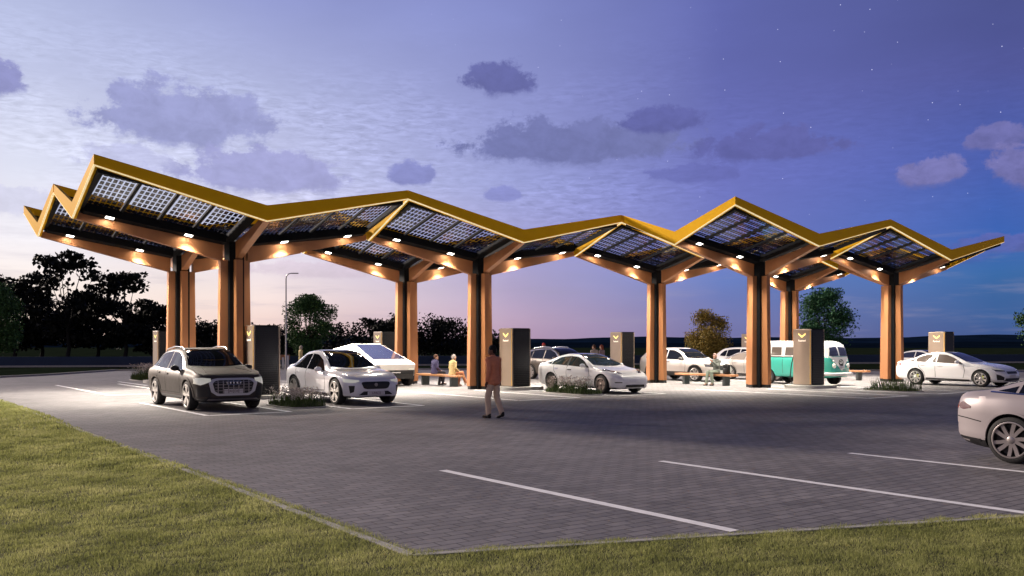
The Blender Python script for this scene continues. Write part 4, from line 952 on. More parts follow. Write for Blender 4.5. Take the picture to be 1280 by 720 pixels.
def suv(label, cat, paint_, glass_, rim_, contact=None, rear=None, chrome=True, clad=False, rails=True, lamp='hlamp'):
    sp = spec(**SUV, matfn=lambda c: 1 if c.z < (.42 if clad else .28) else 0)
    t_ = car_root('parked_car', label, cat, sp, contact, rear)
    car_body(sp, 'body', t_, paint_); wheels(sp, t_, rim_)
    side_glass(sp, t_, [([(1.95, 1.06), (3.12, 1.03)], [(1.95, 1.51), (2.3, 1.50), (2.7, 1.36), (3.12, 1.04)]), ([(.98, 1.08), (1.88, 1.06)], [(.98, 1.46), (1.4, 1.51), (1.88, 1.515)]), ([(.50, 1.12), (.93, 1.085)], [(.50, 1.22), (.7, 1.40), (.93, 1.45)])], glass_)
    if chrome: both(sp, 'window_trim', ruled([(.42, 1.13), (.68, 1.42), (1.0, 1.50), (1.9, 1.535), (2.32, 1.52), (2.73, 1.37), (3.18, 1.04)], [(.42, 1.15), (.67, 1.44), (1.0, 1.52), (1.9, 1.555), (2.34, 1.54), (2.75, 1.39), (3.21, 1.05)], 26, 1), M['chrome'], t_, eps=.012)
    screen(sp, t_, 'windscreen', 3.34, 2.48, 1, glass_, .74, .57, .11); screen(sp, t_, 'rear_window', .2, .5, -1, glass_, .68, .58, .02)
    if rails:
        for s in (-1, 1):
            mb = MB(); mb.tube([(x-sp.cx, s*.58, sp.top(x)+dz) for x, dz in ((.75, -.03), (.9, .03), (1.6, .035), (2.15, .03), (2.3, -.03))], .02, 8); mb.build('roof_rail', M['chrome'], t_, smooth=50)
    mirror_part(sp, t_, 2.98, 1.06, M['trim'] if clad else paint_)
    front(sp, t_, 'grille', [(-.48, .55), (.48, .55)], [(-.50, .78), (.50, .78)], M['black'], eps=.012, n=20)
    front(sp, t_, 'headlamp', [(.54, .70), (.86, .72)], [(.54, .79), (.86, .86)], M[lamp], mirror=True)
    front(sp, t_, 'lower_intake', [(-.6, .30), (.6, .30)], [(-.56, .42), (.56, .42)], M['black'], eps=.012, n=20)
    front(sp, t_, 'taillight', [(.45, .98), (.80, .96)], [(.45, 1.04), (.82, 1.06)], M['tail'], s=-1, mirror=True)
    if clad: arch_lip(sp, t_, M['trim'], sp.R+.05, sp.R+.115)
    seam(sp, t_, [(1.92, .42), (1.92, 1.05)]); seam(sp, t_, [(1.1, 1.06), (1.14, .84), (1.38, .6), (1.42, .42)]); seam(sp, t_, [(3.16, 1.0), (3.24, .75), (3.16, .42)])
    handle(sp, t_, 2.0, .93, M['trim']); handle(sp, t_, 1.2, .95, M['trim']); plate(sp, t_, .46, None)
    return t_
F_ = V*-1
suv('dark bronze estate car with chrome roof rails behind the white saloon', 'car', M['p_bronze'], M['glass'], 's', rear=Vector((.95, 47.0, 0)))
# ---- 6. pale off-roader
suv('pale sand coloured off-roader with black lower trim between two columns', 'car', M['p_sand'], M['glass'], 'p', contact=Vector((8.73, 43.6, 0)), chrome=False, clad=True, rails=False, lamp='hdark')
# ---- 7 / 8 / 10. cars of the back row
suv('white tall car behind the silver saloon, only its dark rear side window and roof showing', 'car', M['p_white'], M['glass'], 's', rear=Vector((12.4, 53.0, 0)), chrome=False, rails=False)
SAL = dict(L=4.75, xr=1.0, xf=3.86, R=.345, side=.09,
  top=[(0, .72), (.05, .95), (.14, 1.03), (.36, 1.06), (.70, 1.17), (1.3, 1.385), (1.8, 1.45), (2.2, 1.44), (2.65, 1.31), (3.2, 1.06), (3.4, .99), (3.9, .94), (4.3, .86), (4.58, .75), (4.71, .62), (4.75, .52)],
  belt=[(0, .70), (.12, .94), (.7, .98), (2.0, .95), (3.3, .91), (3.9, .87), (4.35, .77), (4.66, .62), (4.75, .5)],
  bot=[(0, .38), (.15, .26), (.7, .2), (4.1, .2), (4.62, .2), (4.75, .3)],
  plan=[(0, .76), (.06, .84), (.3, .90), (.9, .93), (1.5, .92), (3.3, .92), (3.85, .93), (4.3, .89), (4.58, .80), (4.71, .68), (4.75, .58)],
  roofw=[(0, .76), (.5, .64), (1.2, .58), (2.2, .60), (2.7, .65), (3.35, .80), (4.3, .78), (4.75, .56)])
def saloon(label, paint_, glass_, rim_, contact=None, rear=None, chrome=False, pole=False, sillz=.24):
    sp = spec(**SAL, matfn=lambda c: 1 if c.z < sillz else 0)
    t_ = car_root('parked_car', label, 'car', sp, contact, rear)
    car_body(sp, 'body', t_, paint_); wheels(sp, t_, rim_)
    side_glass(sp, t_, [([(1.93, 1.0), (3.08, .955)], [(1.93, 1.36), (2.3, 1.33), (2.65, 1.21), (3.08, .965)]), ([(.95, 1.02), (1.88, 1.0)], [(.95, 1.17), (1.3, 1.31), (1.88, 1.36)]), ([(.60, 1.045), (.90, 1.025)], [(.60, 1.055), (.75, 1.09), (.90, 1.145)])], glass_)
    if chrome: both(sp, 'window_trim', ruled([(.52, 1.04), (.9, 1.16), (1.3, 1.33), (1.9, 1.385), (2.32, 1.355), (2.68, 1.23), (3.14, .96)], [(.52, 1.065), (.89, 1.185), (1.3, 1.355), (1.9, 1.41), (2.34, 1.38), (2.70, 1.25), (3.17, .975)], 26, 1), M['chrome'], t_, eps=.012)
    screen(sp, t_, 'windscreen', 3.3, 2.34, 1, M['glass'], .72, .53, .12); screen(sp, t_, 'rear_window', .5, 1.15, -1, glass_, .64, .5, .03)
    mirror_part(sp, t_, 2.9, 1.0, paint_)
    front(sp, t_, 'grille', [(-.40, .56), (.40, .56)], [(-.42, .66), (.42, .66)], M['black'], eps=.012, n=20)
    front(sp, t_, 'headlamp', [(.52, .66), (.84, .66)], [(.50, .70), (.86, .77)], M['hdark'], mirror=True, eps=.01)
    hl = front(sp, t_, 'light_strip', [(.54, .705), (.84, .745)], [(.54, .72), (.84, .765)], M['hlamp'], mirror=True, eps=.016)
    front(sp, t_, 'lower_intake', [(-.62, .27), (.62, .27)], [(-.58, .38), (.58, .38)], M['black'], eps=.012, n=20)
    front(sp, t_, 'side_intake', [(.66, .30), (.80, .30)], [(.66, .42), (.84, .54)], M['black'], mirror=True, eps=.012)
    both(sp, 'sill', ruled([(1.46, .215), (3.38, .215)], [(1.46, .33), (3.38, .29)], 14, 2), M['trim'], t_, eps=.01)
    for s in (-1, 1): decal(sp, 'taillight', ruled([(.02, .84), (.30, .86)], [(.02, .94), (.30, .95)], 6, 3), 'y', s, M['tail'], t_, eps=.008)
    front(sp, t_, 'taillight', [(-.74, .84), (.74, .84)], [(-.74, .94), (.74, .94)], M['tail'], s=-1, n=20)
    seam(sp, t_, [(1.90, .36), (1.90, 1.0)]); seam(sp, t_, [(1.12, 1.0), (1.16, .8), (1.38, .58), (1.44, .36)]); seam(sp, t_, [(3.12, .92), (3.2, .68), (3.12, .36)])
    handle(sp, t_, 1.98, .86, paint_); handle(sp, t_, 1.2, .89, paint_); plate(sp, t_, .47, None)
    if pole:     # yellow brake calipers
        for x in (sp.xf, sp.xr):
            for s in (-1, 1):
                mb = MB(); mb.bevbox((x-sp.cx+.10, s*(sp.wmax-.045), sp.R+.06), (.07, .03, .13), .01); mb.build('brake_caliper', M['lime'], t_)
    return t_
M['lime'] = mat('lime_caliper', (.55, .62, .02), .4)
saloon('silver saloon with chrome window line and tan seats behind the seated man', M['p_silver'], M['glass_t'], 's', rear=Vector((11.15, 46.6, 0)), chrome=True)
saloon('white fastback with red tail lamps and lime brake calipers at the far right column', M['p_white'], M['glass_t'], 'p', contact=Vector((19.6, 38.1, 0)), pole=True, sillz=.22)
saloon('white car mostly hidden behind the white fastback and the far right column', M['p_white'], M['glass_b'], 's', rear=Vector((22.6, 53.2, 0)))
# ---- 9. two-tone van
def vmat(c):
    if c.x > 1.72: return 0 if True else 0
    return 2 if c.z > 1.22 else 0
sp = spec(L=4.28, xr=1.02, xf=3.42, R=.33, side=.13, tw=.18, inset=.06, arch=.07, tuck=.004,
  top=[(0, 1.30), (.05, 1.62), (.18, 1.83), (.5, 1.93), (1.2, 1.955), (3.2, 1.955), (3.65, 1.92), (3.92, 1.80), (4.06, 1.60), (4.15, 1.30), (4.22, 1.0), (4.28, .8)],
  belt=[(0, 1.05), (.1, 1.22), (4.0, 1.22), (4.15, 1.15), (4.22, .95), (4.28, .72)],
  bot=[(0, .42), (.2, .34), (.8, .32), (3.4, .32), (4.1, .34), (4.28, .46)],
  plan=[(0, .62), (.08, .74), (.3, .83), (.7, .86), (3.5, .86), (3.9, .82), (4.1, .74), (4.22, .64), (4.28, .54)],
  roofw=[(0, .6), (.3, .70), (.8, .72), (3.4, .72), (3.9, .66), (4.28, .5)], matfn=lambda c: 2 if c.z > 1.235 else 0, extra=[M['p_cream']])
t_ = car_root('camper_van', 'turquoise and white classic camper van behind a charger', 'van', sp, Vector((13.05, 39.5, 0)))
car_body(sp, 'body', t_, M['p_teal']); wheels(sp, t_, 'v')
for x0, x1 in ((.45, 1.06), (1.16, 1.80), (1.90, 2.54), (2.68, 3.36)):
    both(sp, 'side_window', ruled([(x0+.04, 1.29), (x1-.04, 1.29)], [(x0+.06, 1.66), (x1-.06, 1.66)], 8, 4), M['glass_t'] if x1 < 2.6 else M['glass'], t_, eps=.006)
    both(sp, 'window_frame', ruled([(x0+.01, 1.262), (x1-.01, 1.262)], [(x0+.01, 1.285), (x1-.01, 1.285)], 8, 1), M['p_cream'], t_, eps=.018)
for s in (-1, 1):
    front(sp, t_, 'windscreen', [(s*.05, 1.29), (s*.66, 1.28)], [(s*.05, 1.68), (s*.56, 1.66)], M['glass_b'], eps=.008, n=10, mm2=6)
both(sp, 'belt_moulding', ruled([(.1, 1.215), (3.95, 1.215)], [(.1, 1.24), (3.95, 1.24)], 20, 1), M['chrome'], t_, eps=.012)
front(sp, t_, 'white_front_panel', [(-.66, 1.22), (-.4, .98), (-.12, .72), (0, .66), (.12, .72), (.4, .98), (.66, 1.22)], [(-.66, 1.25), (-.4, 1.25), (-.12, 1.25), (0, 1.25), (.12, 1.25), (.4, 1.25), (.66, 1.25)], M['p_cream'], eps=.008, n=24, mm2=6)
hx = sp.bvh.ray_cast(Vector((8, 0, .98)), Vector((-1, 0, 0)))[0].x
mb = MB(); mb.lathe([(.155, -.004), (.165, .014), (.145, .018), (.138, 0)], 28, 'x', 0, (hx+.02, 0, .98), closed=True)
for a, b_ in (((-.085, 1.10), (0, 1.0)), ((.085, 1.10), (0, 1.0)), ((-.12, .99), (-.05, .86)), ((-.05, .86), (0, .95)), ((0, .95), (.05, .86)), ((.05, .86), (.12, .99))):
    mb.tube([(hx+.03+(.98-a[1])*.25, a[0], a[1]), (hx+.03+(.98-b_[1])*.25, b_[0], b_[1])], .014, 6)
mb.build('emblem', M['trim'], t_, smooth=40)
for s in (-1, 1):
    h = sp.bvh.ray_cast(Vector((8, s*.5, .86)), Vector((-1, 0, 0)))[0]
    mb = MB(); mb.lathe([(.0, .05), (.06, .045), (.095, .02), (.11, .0), (.11, -.06)], 22, 'x', 0, (h.x+.0, h.y, h.z)); mb.build('headlamp', M['hlamp'], t_, smooth=50)
    h = sp.bvh.ray_cast(Vector((8, s*.5, 1.07)), Vector((-1, 0, 0)))[0]
    mb = MB(); mb.ell((h.x, h.y, h.z), (.03, .06, .035)); mb.build('indicator', M['hlamp'], t_, smooth=50)
for x_, nm in ((sp.L/2+.06, 'front_bumper'), (-sp.L/2-.05, 'rear_bumper')):
    sg = 1 if x_ > 0 else -1; mb = MB(); pts = [(x_-sg*.55, -.87, .50), (x_-sg*.22, -.84, .50), (x_-sg*.06, -.62, .50), (x_, 0, .50), (x_-sg*.06, .62, .50), (x_-sg*.22, .84, .50), (x_-sg*.55, .87, .50)]
    mb.tube(pts, .075, 10); mb.build(nm, M['p_cream'], t_, smooth=50)
mirror_part(sp, t_, 3.5, 1.36, M['chrome'], y=.85)
for s in (-1, 1):
    seam(sp, t_, [(2.62, .42), (2.62, 1.20)]); seam(sp, t_, [(1.85, .42), (1.85, 1.20)])
    break
front(sp, t_, 'taillight', [(.55, .78), (.66, .78)], [(.55, .98), (.66, .98)], M['tail'], s=-1, mirror=True)
# ---- 11. rose silver saloon at the right edge of the picture
sp = spec(L=4.98, xr=.98, xf=3.94, R=.352, side=.075, tw=.26, tuck=.03,
  top=[(0, .70), (.03, .88), (.09, .99), (.20, 1.045), (.50, 1.085), (1.0, 1.24), (1.6, 1.39), (2.1, 1.435), (2.5, 1.42), (3.0, 1.28), (3.5, 1.05), (3.7, .98), (4.2, .92), (4.6, .82), (4.85, .70), (4.95, .60), (4.98, .5)],
  belt=[(0, .68), (.06, .86), (.2, .97), (.8, 1.0), (2.0, .98), (3.5, .93), (4.2, .88), (4.6, .77), (4.9, .62), (4.98, .46)],
  bot=[(0, .40), (.06, .30), (.2, .24), (.7, .18), (4.2, .18), (4.8, .2), (4.98, .3)],
  plan=[(0, .60), (.04, .68), (.12, .77), (.3, .87), (.6, .94), (1.0, .975), (1.6, .955), (3.4, .955), (3.95, .97), (4.4, .92), (4.75, .80), (4.92, .68), (4.98, .6)],
  roofw=[(0, .6), (.4, .72), (.8, .66), (1.4, .6), (2.4, .62), (3.0, .66), (3.7, .82), (4.5, .8), (4.98, .56)],
  matfn=lambda c: 1 if c.z < .31 else 0)
t_ = car_root('parked_car', 'rose silver saloon cut off by the right edge, only its tail showing', 'car', sp, rear=Vector((7.50, 13.70, 0)))
car_body(sp, 'body', t_, M['p_pink']); wheels(sp, t_, 's'); arch_lip(sp, t_, M['p_pink'], sp.R+.045, sp.R+.075)
side_glass(sp, t_, [([(2.12, 1.03), (3.3, .98)], [(2.12, 1.35), (2.55, 1.32), (2.9, 1.20), (3.3, .99)]), ([(1.05, 1.06), (2.05, 1.03)], [(1.05, 1.18), (1.5, 1.30), (2.05, 1.355)]), ([(.72, 1.08), (1.0, 1.062)], [(.72, 1.085), (.86, 1.12), (1.0, 1.16)])], M['glass'])
both(sp, 'window_trim', ruled([(.6, 1.055), (1.9, 1.01), (3.4, .955)], [(.6, 1.075), (1.9, 1.03), (3.4, .975)], 20, 1), M['chrome'], t_, eps=.012)
screen(sp, t_, 'windscreen', 3.6, 2.66, 1, M['glass'], .74, .55, .12); screen(sp, t_, 'roof_glass', 2.58, 1.7, 1, M['glass'], .52, .52, .02); screen(sp, t_, 'rear_window', .62, 1.5, -1, M['glass'], .62, .5, .03)
both(sp, 'taillight', ruled([(.075, .80), (.20, .77), (.345, .80)], [(.075, .86), (.20, .90), (.345, .83)], 10, 4), M['tailc'] if 'tailc' in M else mat('smoked_tail_lamp', (.20, .13, .14), .15, 0, coat=1), t_, eps=.006)
seam(sp, t_, [(.03, .66), (.25, .645), (.52, .60)], .016); seam(sp, t_, [(2.08, .36), (2.08, 1.02)]); seam(sp, t_, [(1.22, 1.03), (1.26, .8), (1.46, .55), (1.5, .36)]); seam(sp, t_, [(3.35, .95), (3.42, .7), (3.35, .36)])
front(sp, t_, 'taillight', [(-.66, .78), (.66, .78)], [(-.66, .88), (.66, .88)], M['tail'], s=-1, n=20)
both(sp, 'diffuser', ruled([(.10, .315), (.50, .29)], [(.10, .36), (.50, .33)], 8, 2), M['trim'], t_, eps=.01)
handle(sp, t_, 2.16, .87, M['p_pink']); handle(sp, t_, 1.3, .89, M['p_pink']); mirror_part(sp, t_, 3.12, 1.03, M['p_pink'])
plate(sp, t_, .52, None, s=-1)
# ---------------------------------------------------------------- trees
def leafmat(name, c1, c2):
    m = mat(name, c1, .7, spec=.2); tt = m.node_tree; b = tt.nodes['Principled BSDF']
    ge = nd(tt, 'ShaderNodeNewGeometry'); mx = nd(tt, 'ShaderNodeMix', data_type='RGBA'); mx.inputs[6].default_value = (*c1, 1); mx.inputs[7].default_value = (*c2, 1)
    n = nd(tt, 'ShaderNodeTexNoise', inp={'Scale': 1.1, 'Detail': 3.0}); tt.links.new(ge.outputs['Position'], n.inputs['Vector'])
    ad = nd(tt, 'ShaderNodeMath', operation='ADD'); tt.links.new(ge.outputs['Random Per Island'], ad.inputs[0]); tt.links.new(n.outputs['Fac'], ad.inputs[1])
    r = nd(tt, 'ShaderNodeMapRange', inp={1: .55, 2: 1.4}); tt.links.new(ad.outputs[0], r.inputs[0]); tt.links.new(r.outputs[0], mx.inputs[0]); tt.links.new(mx.outputs[2], b.inputs['Base Color'])
    return m
M['lf_dark'] = leafmat('silhouette_leaf', (.004, .006, .005), (.010, .014, .010))  # near-black: backlit shade of the skyline trees put into the leaf colour
M['lf_green'] = leafmat('green_leaf', (.030, .075, .024), (.085, .18, .055))
M['lf_green2'] = leafmat('deep_green_leaf', (.028, .085, .036), (.07, .20, .085))
M['lf_lamplit'] = leafmat('lamplit_leaf', (.15, .13, .03), (.46, .34, .08))  # warm lamp light on the crown painted into the leaf colour
M['bark'] = mat('bark', (.05, .038, .028), .9, var=.3, vscale=5)
M['bark_lamplit'] = mat('lamplit_bark', (.42, .32, .24), .8, var=.2, vscale=5)  # lamp light on the trunk painted into the bark colour
M['bark_d'] = mat('silhouette_bark', (.006, .006, .006), .9)  # near-black: backlit shade painted into the bark of the skyline trees
def tree(label, loc, H, R, leaf, bark, seed, leaves=5000, lsize=.16, base=.32, flat_=.6, clumps=26, spread=.30, tr=.1, group=None, asym=0.0, name='tree'):
    rg = np.random.default_rng(seed); rd = random.Random(seed)
    t_ = thing(name, label, 'tree', loc, 0, group)
    tk = MB(); hb = H*base; cz = (H+hb*.75)/2; rz = (H-hb*.75)/2
    cen = []
    for k in range(clumps):
        a = 2*PI*k*.618+rd.uniform(-.3, .3); q = rd.uniform(-.92, .95); rr = math.sqrt(max(0, 1-q*q))*rd.uniform(.45, .98)
        cen.append(Vector((R*rr*math.cos(a)+asym*R*q, R*rr*math.sin(a), cz+rz*q)))
    pts = [(0, 0, -.05), (.02*H, 0, hb*.5), (0, .01*H, hb), (.02*R, 0, hb+(H-hb)*.35), (0, .03*R, hb+(H-hb)*.62)]
    tk.tube(pts, [tr*1.25, tr, tr*.85, tr*.55, tr*.2], 9)
    for c in cen[::2]:
        st = Vector((0, 0, hb*rd.uniform(.8, 1.1)+(c.z-hb)*.25)) if c.z > hb else Vector((0, 0, hb*.8)); mid = st.lerp(c, .55)+Vector((0, 0, -.05*H*rd.random()))
        tk.tube([st, mid, c], [tr*.42, tr*.26, tr*.07], 6)
    tk.build('trunk', bark, t_, smooth=50)
    n = leaves; wts = rg.uniform(.5, 1.5, clumps); ci = rg.choice(clumps, n, p=wts/wts.sum()); C = np.array([tuple(c) for c in cen])[ci]
    s = R*spread*rg.uniform(.75, 1.3, clumps)[ci][:, None]
    P = C+np.clip(rg.normal(0, 1, (n, 3)), -1.7, 1.7)*s*np.array([.62, .62, .62*flat_])
    P[:, 2] = np.maximum(P[:, 2], hb*.45)
    a = rg.normal(0, 1, (n, 3)); a /= np.linalg.norm(a, axis=1)[:, None]; b_ = rg.normal(0, 1, (n, 3)); b_ = np.cross(a, b_); b_ /= np.linalg.norm(b_, axis=1)[:, None]
    sz = lsize*rg.uniform(.6, 1.3, n)[:, None]; a = a*sz*.5; b_ = b_*sz*.32
    vs = np.stack([P-a, P+b_, P+a, P-b_], 1).reshape(-1, 3); i = np.arange(n)*4
    link('crown', np_mesh('crown', vs, np.stack([i, i+1, i+2, i+3], 1), [leaf]), t_)
    return t_
def px(p, Z): return ((p-640)/FPX*Z)
def hz(y, Z): return EYE+(430-y)*Z/FPX
DT = [(84, 318, 60, 112), (18, 352, 50, 118), (156, 343, 44, 115), (52, 372, 64, 122), (122, 378, 60, 124), (190, 388, 34, 118), (-30, 345, 50, 120), (-80, 335, 60, 118), (-140, 350, 60, 122)]
DTL = ['tallest dark tree on the left, dusky and gappy against the bright sky', 'dark tree near the left edge of the photo, left of the tallest one', 'second tall dark tree, just left of the charger behind the brown car',
       'broad low dark tree under the tallest tree at left', 'broad low dark tree between the two tall dark trees', 'small dark tree at the far left column with thin spreading twigs',
       'dark tree beyond the left edge, nearest to it', 'dark tree beyond the left edge, second from it', 'dark tree beyond the left edge, third from it']
for k, ((p, y, hw, Z), l) in enumerate(zip(DT, DTL)):
    if k > 6: continue
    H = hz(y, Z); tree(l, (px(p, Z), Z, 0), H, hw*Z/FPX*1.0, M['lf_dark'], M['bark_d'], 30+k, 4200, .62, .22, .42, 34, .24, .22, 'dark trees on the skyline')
MT = [(262, 408, 34, 128), (318, 410, 34, 130), (350, 414, 30, 132), (428, 409, 38, 130), (472, 400, 26, 126), (497, 398, 26, 128), (530, 399, 32, 130), (566, 402, 30, 128), (222, 402, 34, 126), (600, 416, 30, 134)]
MTL = ['dark low tree seen between the two left columns', 'dark low tree right of the leftmost front column', 'dark low tree right behind the street lamp', 'dark low tree right of the small green tree', 'dark tree above the charger behind the pickup',
       'dark tree behind the column that stands behind the pickup', 'dark tree over the bench with two people', 'dark tree left of the column behind the walking man', 'dark low tree behind the far left column', 'dark low tree right of the walking man']
for k, ((p, y, hw, Z), l) in enumerate(zip(MT, MTL)):
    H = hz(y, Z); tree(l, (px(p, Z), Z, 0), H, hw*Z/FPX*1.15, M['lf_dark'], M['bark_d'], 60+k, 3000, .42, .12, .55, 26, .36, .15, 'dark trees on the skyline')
tree('small green tree standing behind the white crossover', (px(386, 72), 72, 0), hz(373, 72), 1.75, M['lf_green'], M['bark'], 5, 15000, .17, .30, .75, 34, .36, .09)
tree('small tree behind the pale off-roader, lamp light painted into golden crown and pale trunk', (px(884, 60), 60, 0), hz(392, 60), 1.22, M['lf_lamplit'], M['bark_lamplit'], 6, 15000, .115, .28, .9, 34, .36, .07)
tree('green round tree behind the turquoise van', (px(1030, 66), 66, 0), hz(367, 66), 1.80, M['lf_green2'], M['bark'], 8, 19000, .165, .25, .85, 38, .38, .1)
tree('green tree cut off by the right edge of the photo', (px(1297, 60), 60, 0), hz(358, 60), 1.15, M['lf_green'], M['bark'], 9, 5000, .13, .42, .8, 22, .34, .07)
tree('green tree cut off by the left edge, in front of the dark trees', (px(-6, 80), 80, 0), hz(356, 80), 2.0, M['lf_green'], M['bark'], 12, 13000, .22, .2, .8, 30, .36, .09)
# ---------------------------------------------------------------- low wall behind the site
M['navy'] = mat('dark_blue_wall', (.040, .060, .105), .85, var=.1, vscale=.6, spec=.1)
w_ = thing('low_wall', 'long low dark blue wall running behind the whole charging station', 'wall', (0, 74, 0))
mb = MB(); WL = [(-95, -4), (-40, -3), (-10, 2), (20, 8), (60, 16), (110, 30)]; strip(mb, WL, .25, -.1, .80); mb.build('wall_face', M['navy'], w_)
mb = MB(); strip(mb, [(x, y-.45) for x, y in WL], .30, -.05, .12); mb.build('plinth', M['concrete'], w_)
# ---------------------------------------------------------------- planting beds
M['bedgrass'] = leafmat('bed_grass', (.035, .065, .018), (.10, .14, .045)); M['flower'] = leafmat('pale_flower', (.34, .29, .27), (.62, .55, .52))
def bed(label, c, hu, hv, grassh, stemh, seed, ns=70, dens=520, flowers=1.0):
    global RNG
    rg = np.random.default_rng(seed); RNG = rg
    t_ = thing('planting_bed', label, 'flower bed', (c.x, c.y, 0), ANG, 'planting beds between the bays')
    n = 36; pts = []
    for k in range(n):
        a = 2*PI*k/n; ca, sa = math.cos(a), math.sin(a); pts.append((hu*math.copysign(abs(ca)**.55, ca), hv*math.copysign(abs(sa)**.55, sa)))
    mb = MB(); mb.slab(pts, lambda x, y: -.01, lambda x, y: .03); mb.add([(x*.9, y*.94, .0301) for x, y in pts]+[(x*.4, y*.5, .09) for x, y in pts], [(i, (i+1) % n, n+(i+1) % n, n+i) for i in range(n)]+[tuple(range(n, 2*n))], 1)
    mb.build('soil', [M['concrete'], M['soil']], t_)
    q = rg.uniform(-1, 1, (int(4*hu*hv*dens), 2)); q = q[(np.abs(q[:, 0])**3+np.abs(q[:, 1])**3) < .9]; P = np.stack([q[:, 0]*hu, q[:, 1]*hv, np.full(len(q), .04)], 1)
    v1, f1 = blades(P, grassh*.5, grassh, .016, .7); v1 = v1*np.array([1, 1, 1]); link('grass', np_mesh('grass', v1, f1, [M['bedgrass']]), t_)
    st = rg.uniform(-.8, .8, (ns, 2))*np.array([hu, hv]); S = []; F = []; fl = []
    P0 = np.concatenate([st, np.full((ns, 1), .04)], 1)
    v2, f2 = blades(np.repeat(P0, 5, 0)+rg.normal(0, .03, (ns*5, 3))*np.array([1, 1, 0]), stemh*.45, stemh*.95, .02, .55); link('leaves', np_mesh('leaves', v2, f2, [M['bedgrass']]), t_)
    tips = v2.reshape(-1, 5, 3)[:, 4, :]; tips = tips[tips[:, 2] > stemh*.45]; m_ = int(4*flowers)
    if m_:
        T = np.repeat(tips, m_, 0)+rg.normal(0, .035, (len(tips)*m_, 3)); n_ = len(T)
        a = rg.normal(0, 1, (n_, 3)); a /= np.linalg.norm(a, axis=1)[:, None]; b_ = np.cross(a, rg.normal(0, 1, (n_, 3))); b_ /= np.linalg.norm(b_, axis=1)[:, None]; s = rg.uniform(.012, .03, (n_, 1))
        vs = np.stack([T-a*s, T+b_*s, T+a*s, T-b_*s], 1).reshape(-1, 3); i = np.arange(n_)*4
        link('flowers', np_mesh('flowers', vs, np.stack([i, i+1, i+2, i+3], 1), [M['flower']]), t_)
bed('grass bed with tall pale flowers between the brown car and the white crossover', site(-10.0, -5.1), .62, 1.15, .17, .50, 3, 60)
bed('grass bed with thin flower stalks in front of the white saloon', site(.75, -4.85), .55, 1.35, .20, .58, 4, 55)
bed('green leafy bed near the white fastback and its column', site(11.75, -10.75), .6, 1.15, .12, .55, 5, 70, 260, 0)
bed('grey green bushy bed beyond the bay left of the brown car', Vector((-17.9, 45.5, 0)), 1.0, 1.5, .35, .8, 6, 120)
# ---------------------------------------------------------------- street lamp and low barrier
Z = 64; t_ = thing('street_lamp', 'tall slim street lamp with curved arm beside the small green tree', 'street lamp', (px(357.5, Z), Z, 0)); H = hz(342, Z)
mb = MB(); mb.tube([(0, 0, 0), (0, 0, 1.0), (0, 0, H-.35)], [.085, .06, .045], 10); mb.build('pole', M['galv'], t_, smooth=50)
mb = MB(); mb.tube([(0, 0, H-.36), (.04, 0, H-.14), (.18, 0, H-.02), (.4, 0, H+.03)], [.045, .042, .038, .034], 8); mb.build('bracket_arm', M['galv'], t_, smooth=50)
mb = MB(); mb.bevbox((.62, 0, H+.02), (.5, .16, .07), .02); mb.build('lamp_head', M['galv'], t_)
Z = 66; t_ = thing('wooden_barrier', 'low barrier of one brown board on pale posts, beyond the charger of the brown car', 'barrier', (px(346, Z), Z, 0))
mb = MB(); mb.bevbox((0, 0, .84), (1.9, .08, .36), .02); mb.build('board', M['wood'], t_)
for x in (-.5, .18, .47, .82):
    mb = MB(); mb.bevbox((x, -.08, .42), (.15, .08, .84 if x < .8 else 1.1), .01); mb.build('post', M['p_cream'], t_)
# ---------------------------------------------------------------- people
def remesh(mb, name, mats, vox, parent, matfn=None, sm=4):
    o = link(name, mb.mesh(name, mats, fix=False)); md = o.modifiers.new('r', 'REMESH'); md.mode = 'VOXEL'; md.voxel_size = vox
    s = o.modifiers.new('s', 'SMOOTH'); s.iterations = sm; s.factor = .5
    dg = bpy.context.evaluated_depsgraph_get(); dg.update(); me = bpy.data.meshes.new_from_object(o.evaluated_get(dg)); o.modifiers.clear(); o.data = me
    me.materials.clear()
    for m in (mats if isinstance(mats, list) else [mats]): me.materials.append(m)
    me.polygons.foreach_set('use_smooth', [True]*len(me.polygons))
    if matfn: me.polygons.foreach_set('material_index', [matfn(p.center) for p in me.polygons])
    o.parent = parent; return o
def cap(mb, a, b, ra, rb, n=6):
    a, b = Vector(a), Vector(b); mb.tube([a.lerp(b, i/n) for i in range(n+1)], [ra+(rb-ra)*i/n for i in range(n+1)], 12); mb.ell(a, (ra,)*3, 12, 8); mb.ell(b, (rb,)*3, 12, 8)
def mix_(a, b, t): return Vector(a).lerp(Vector(b), t)
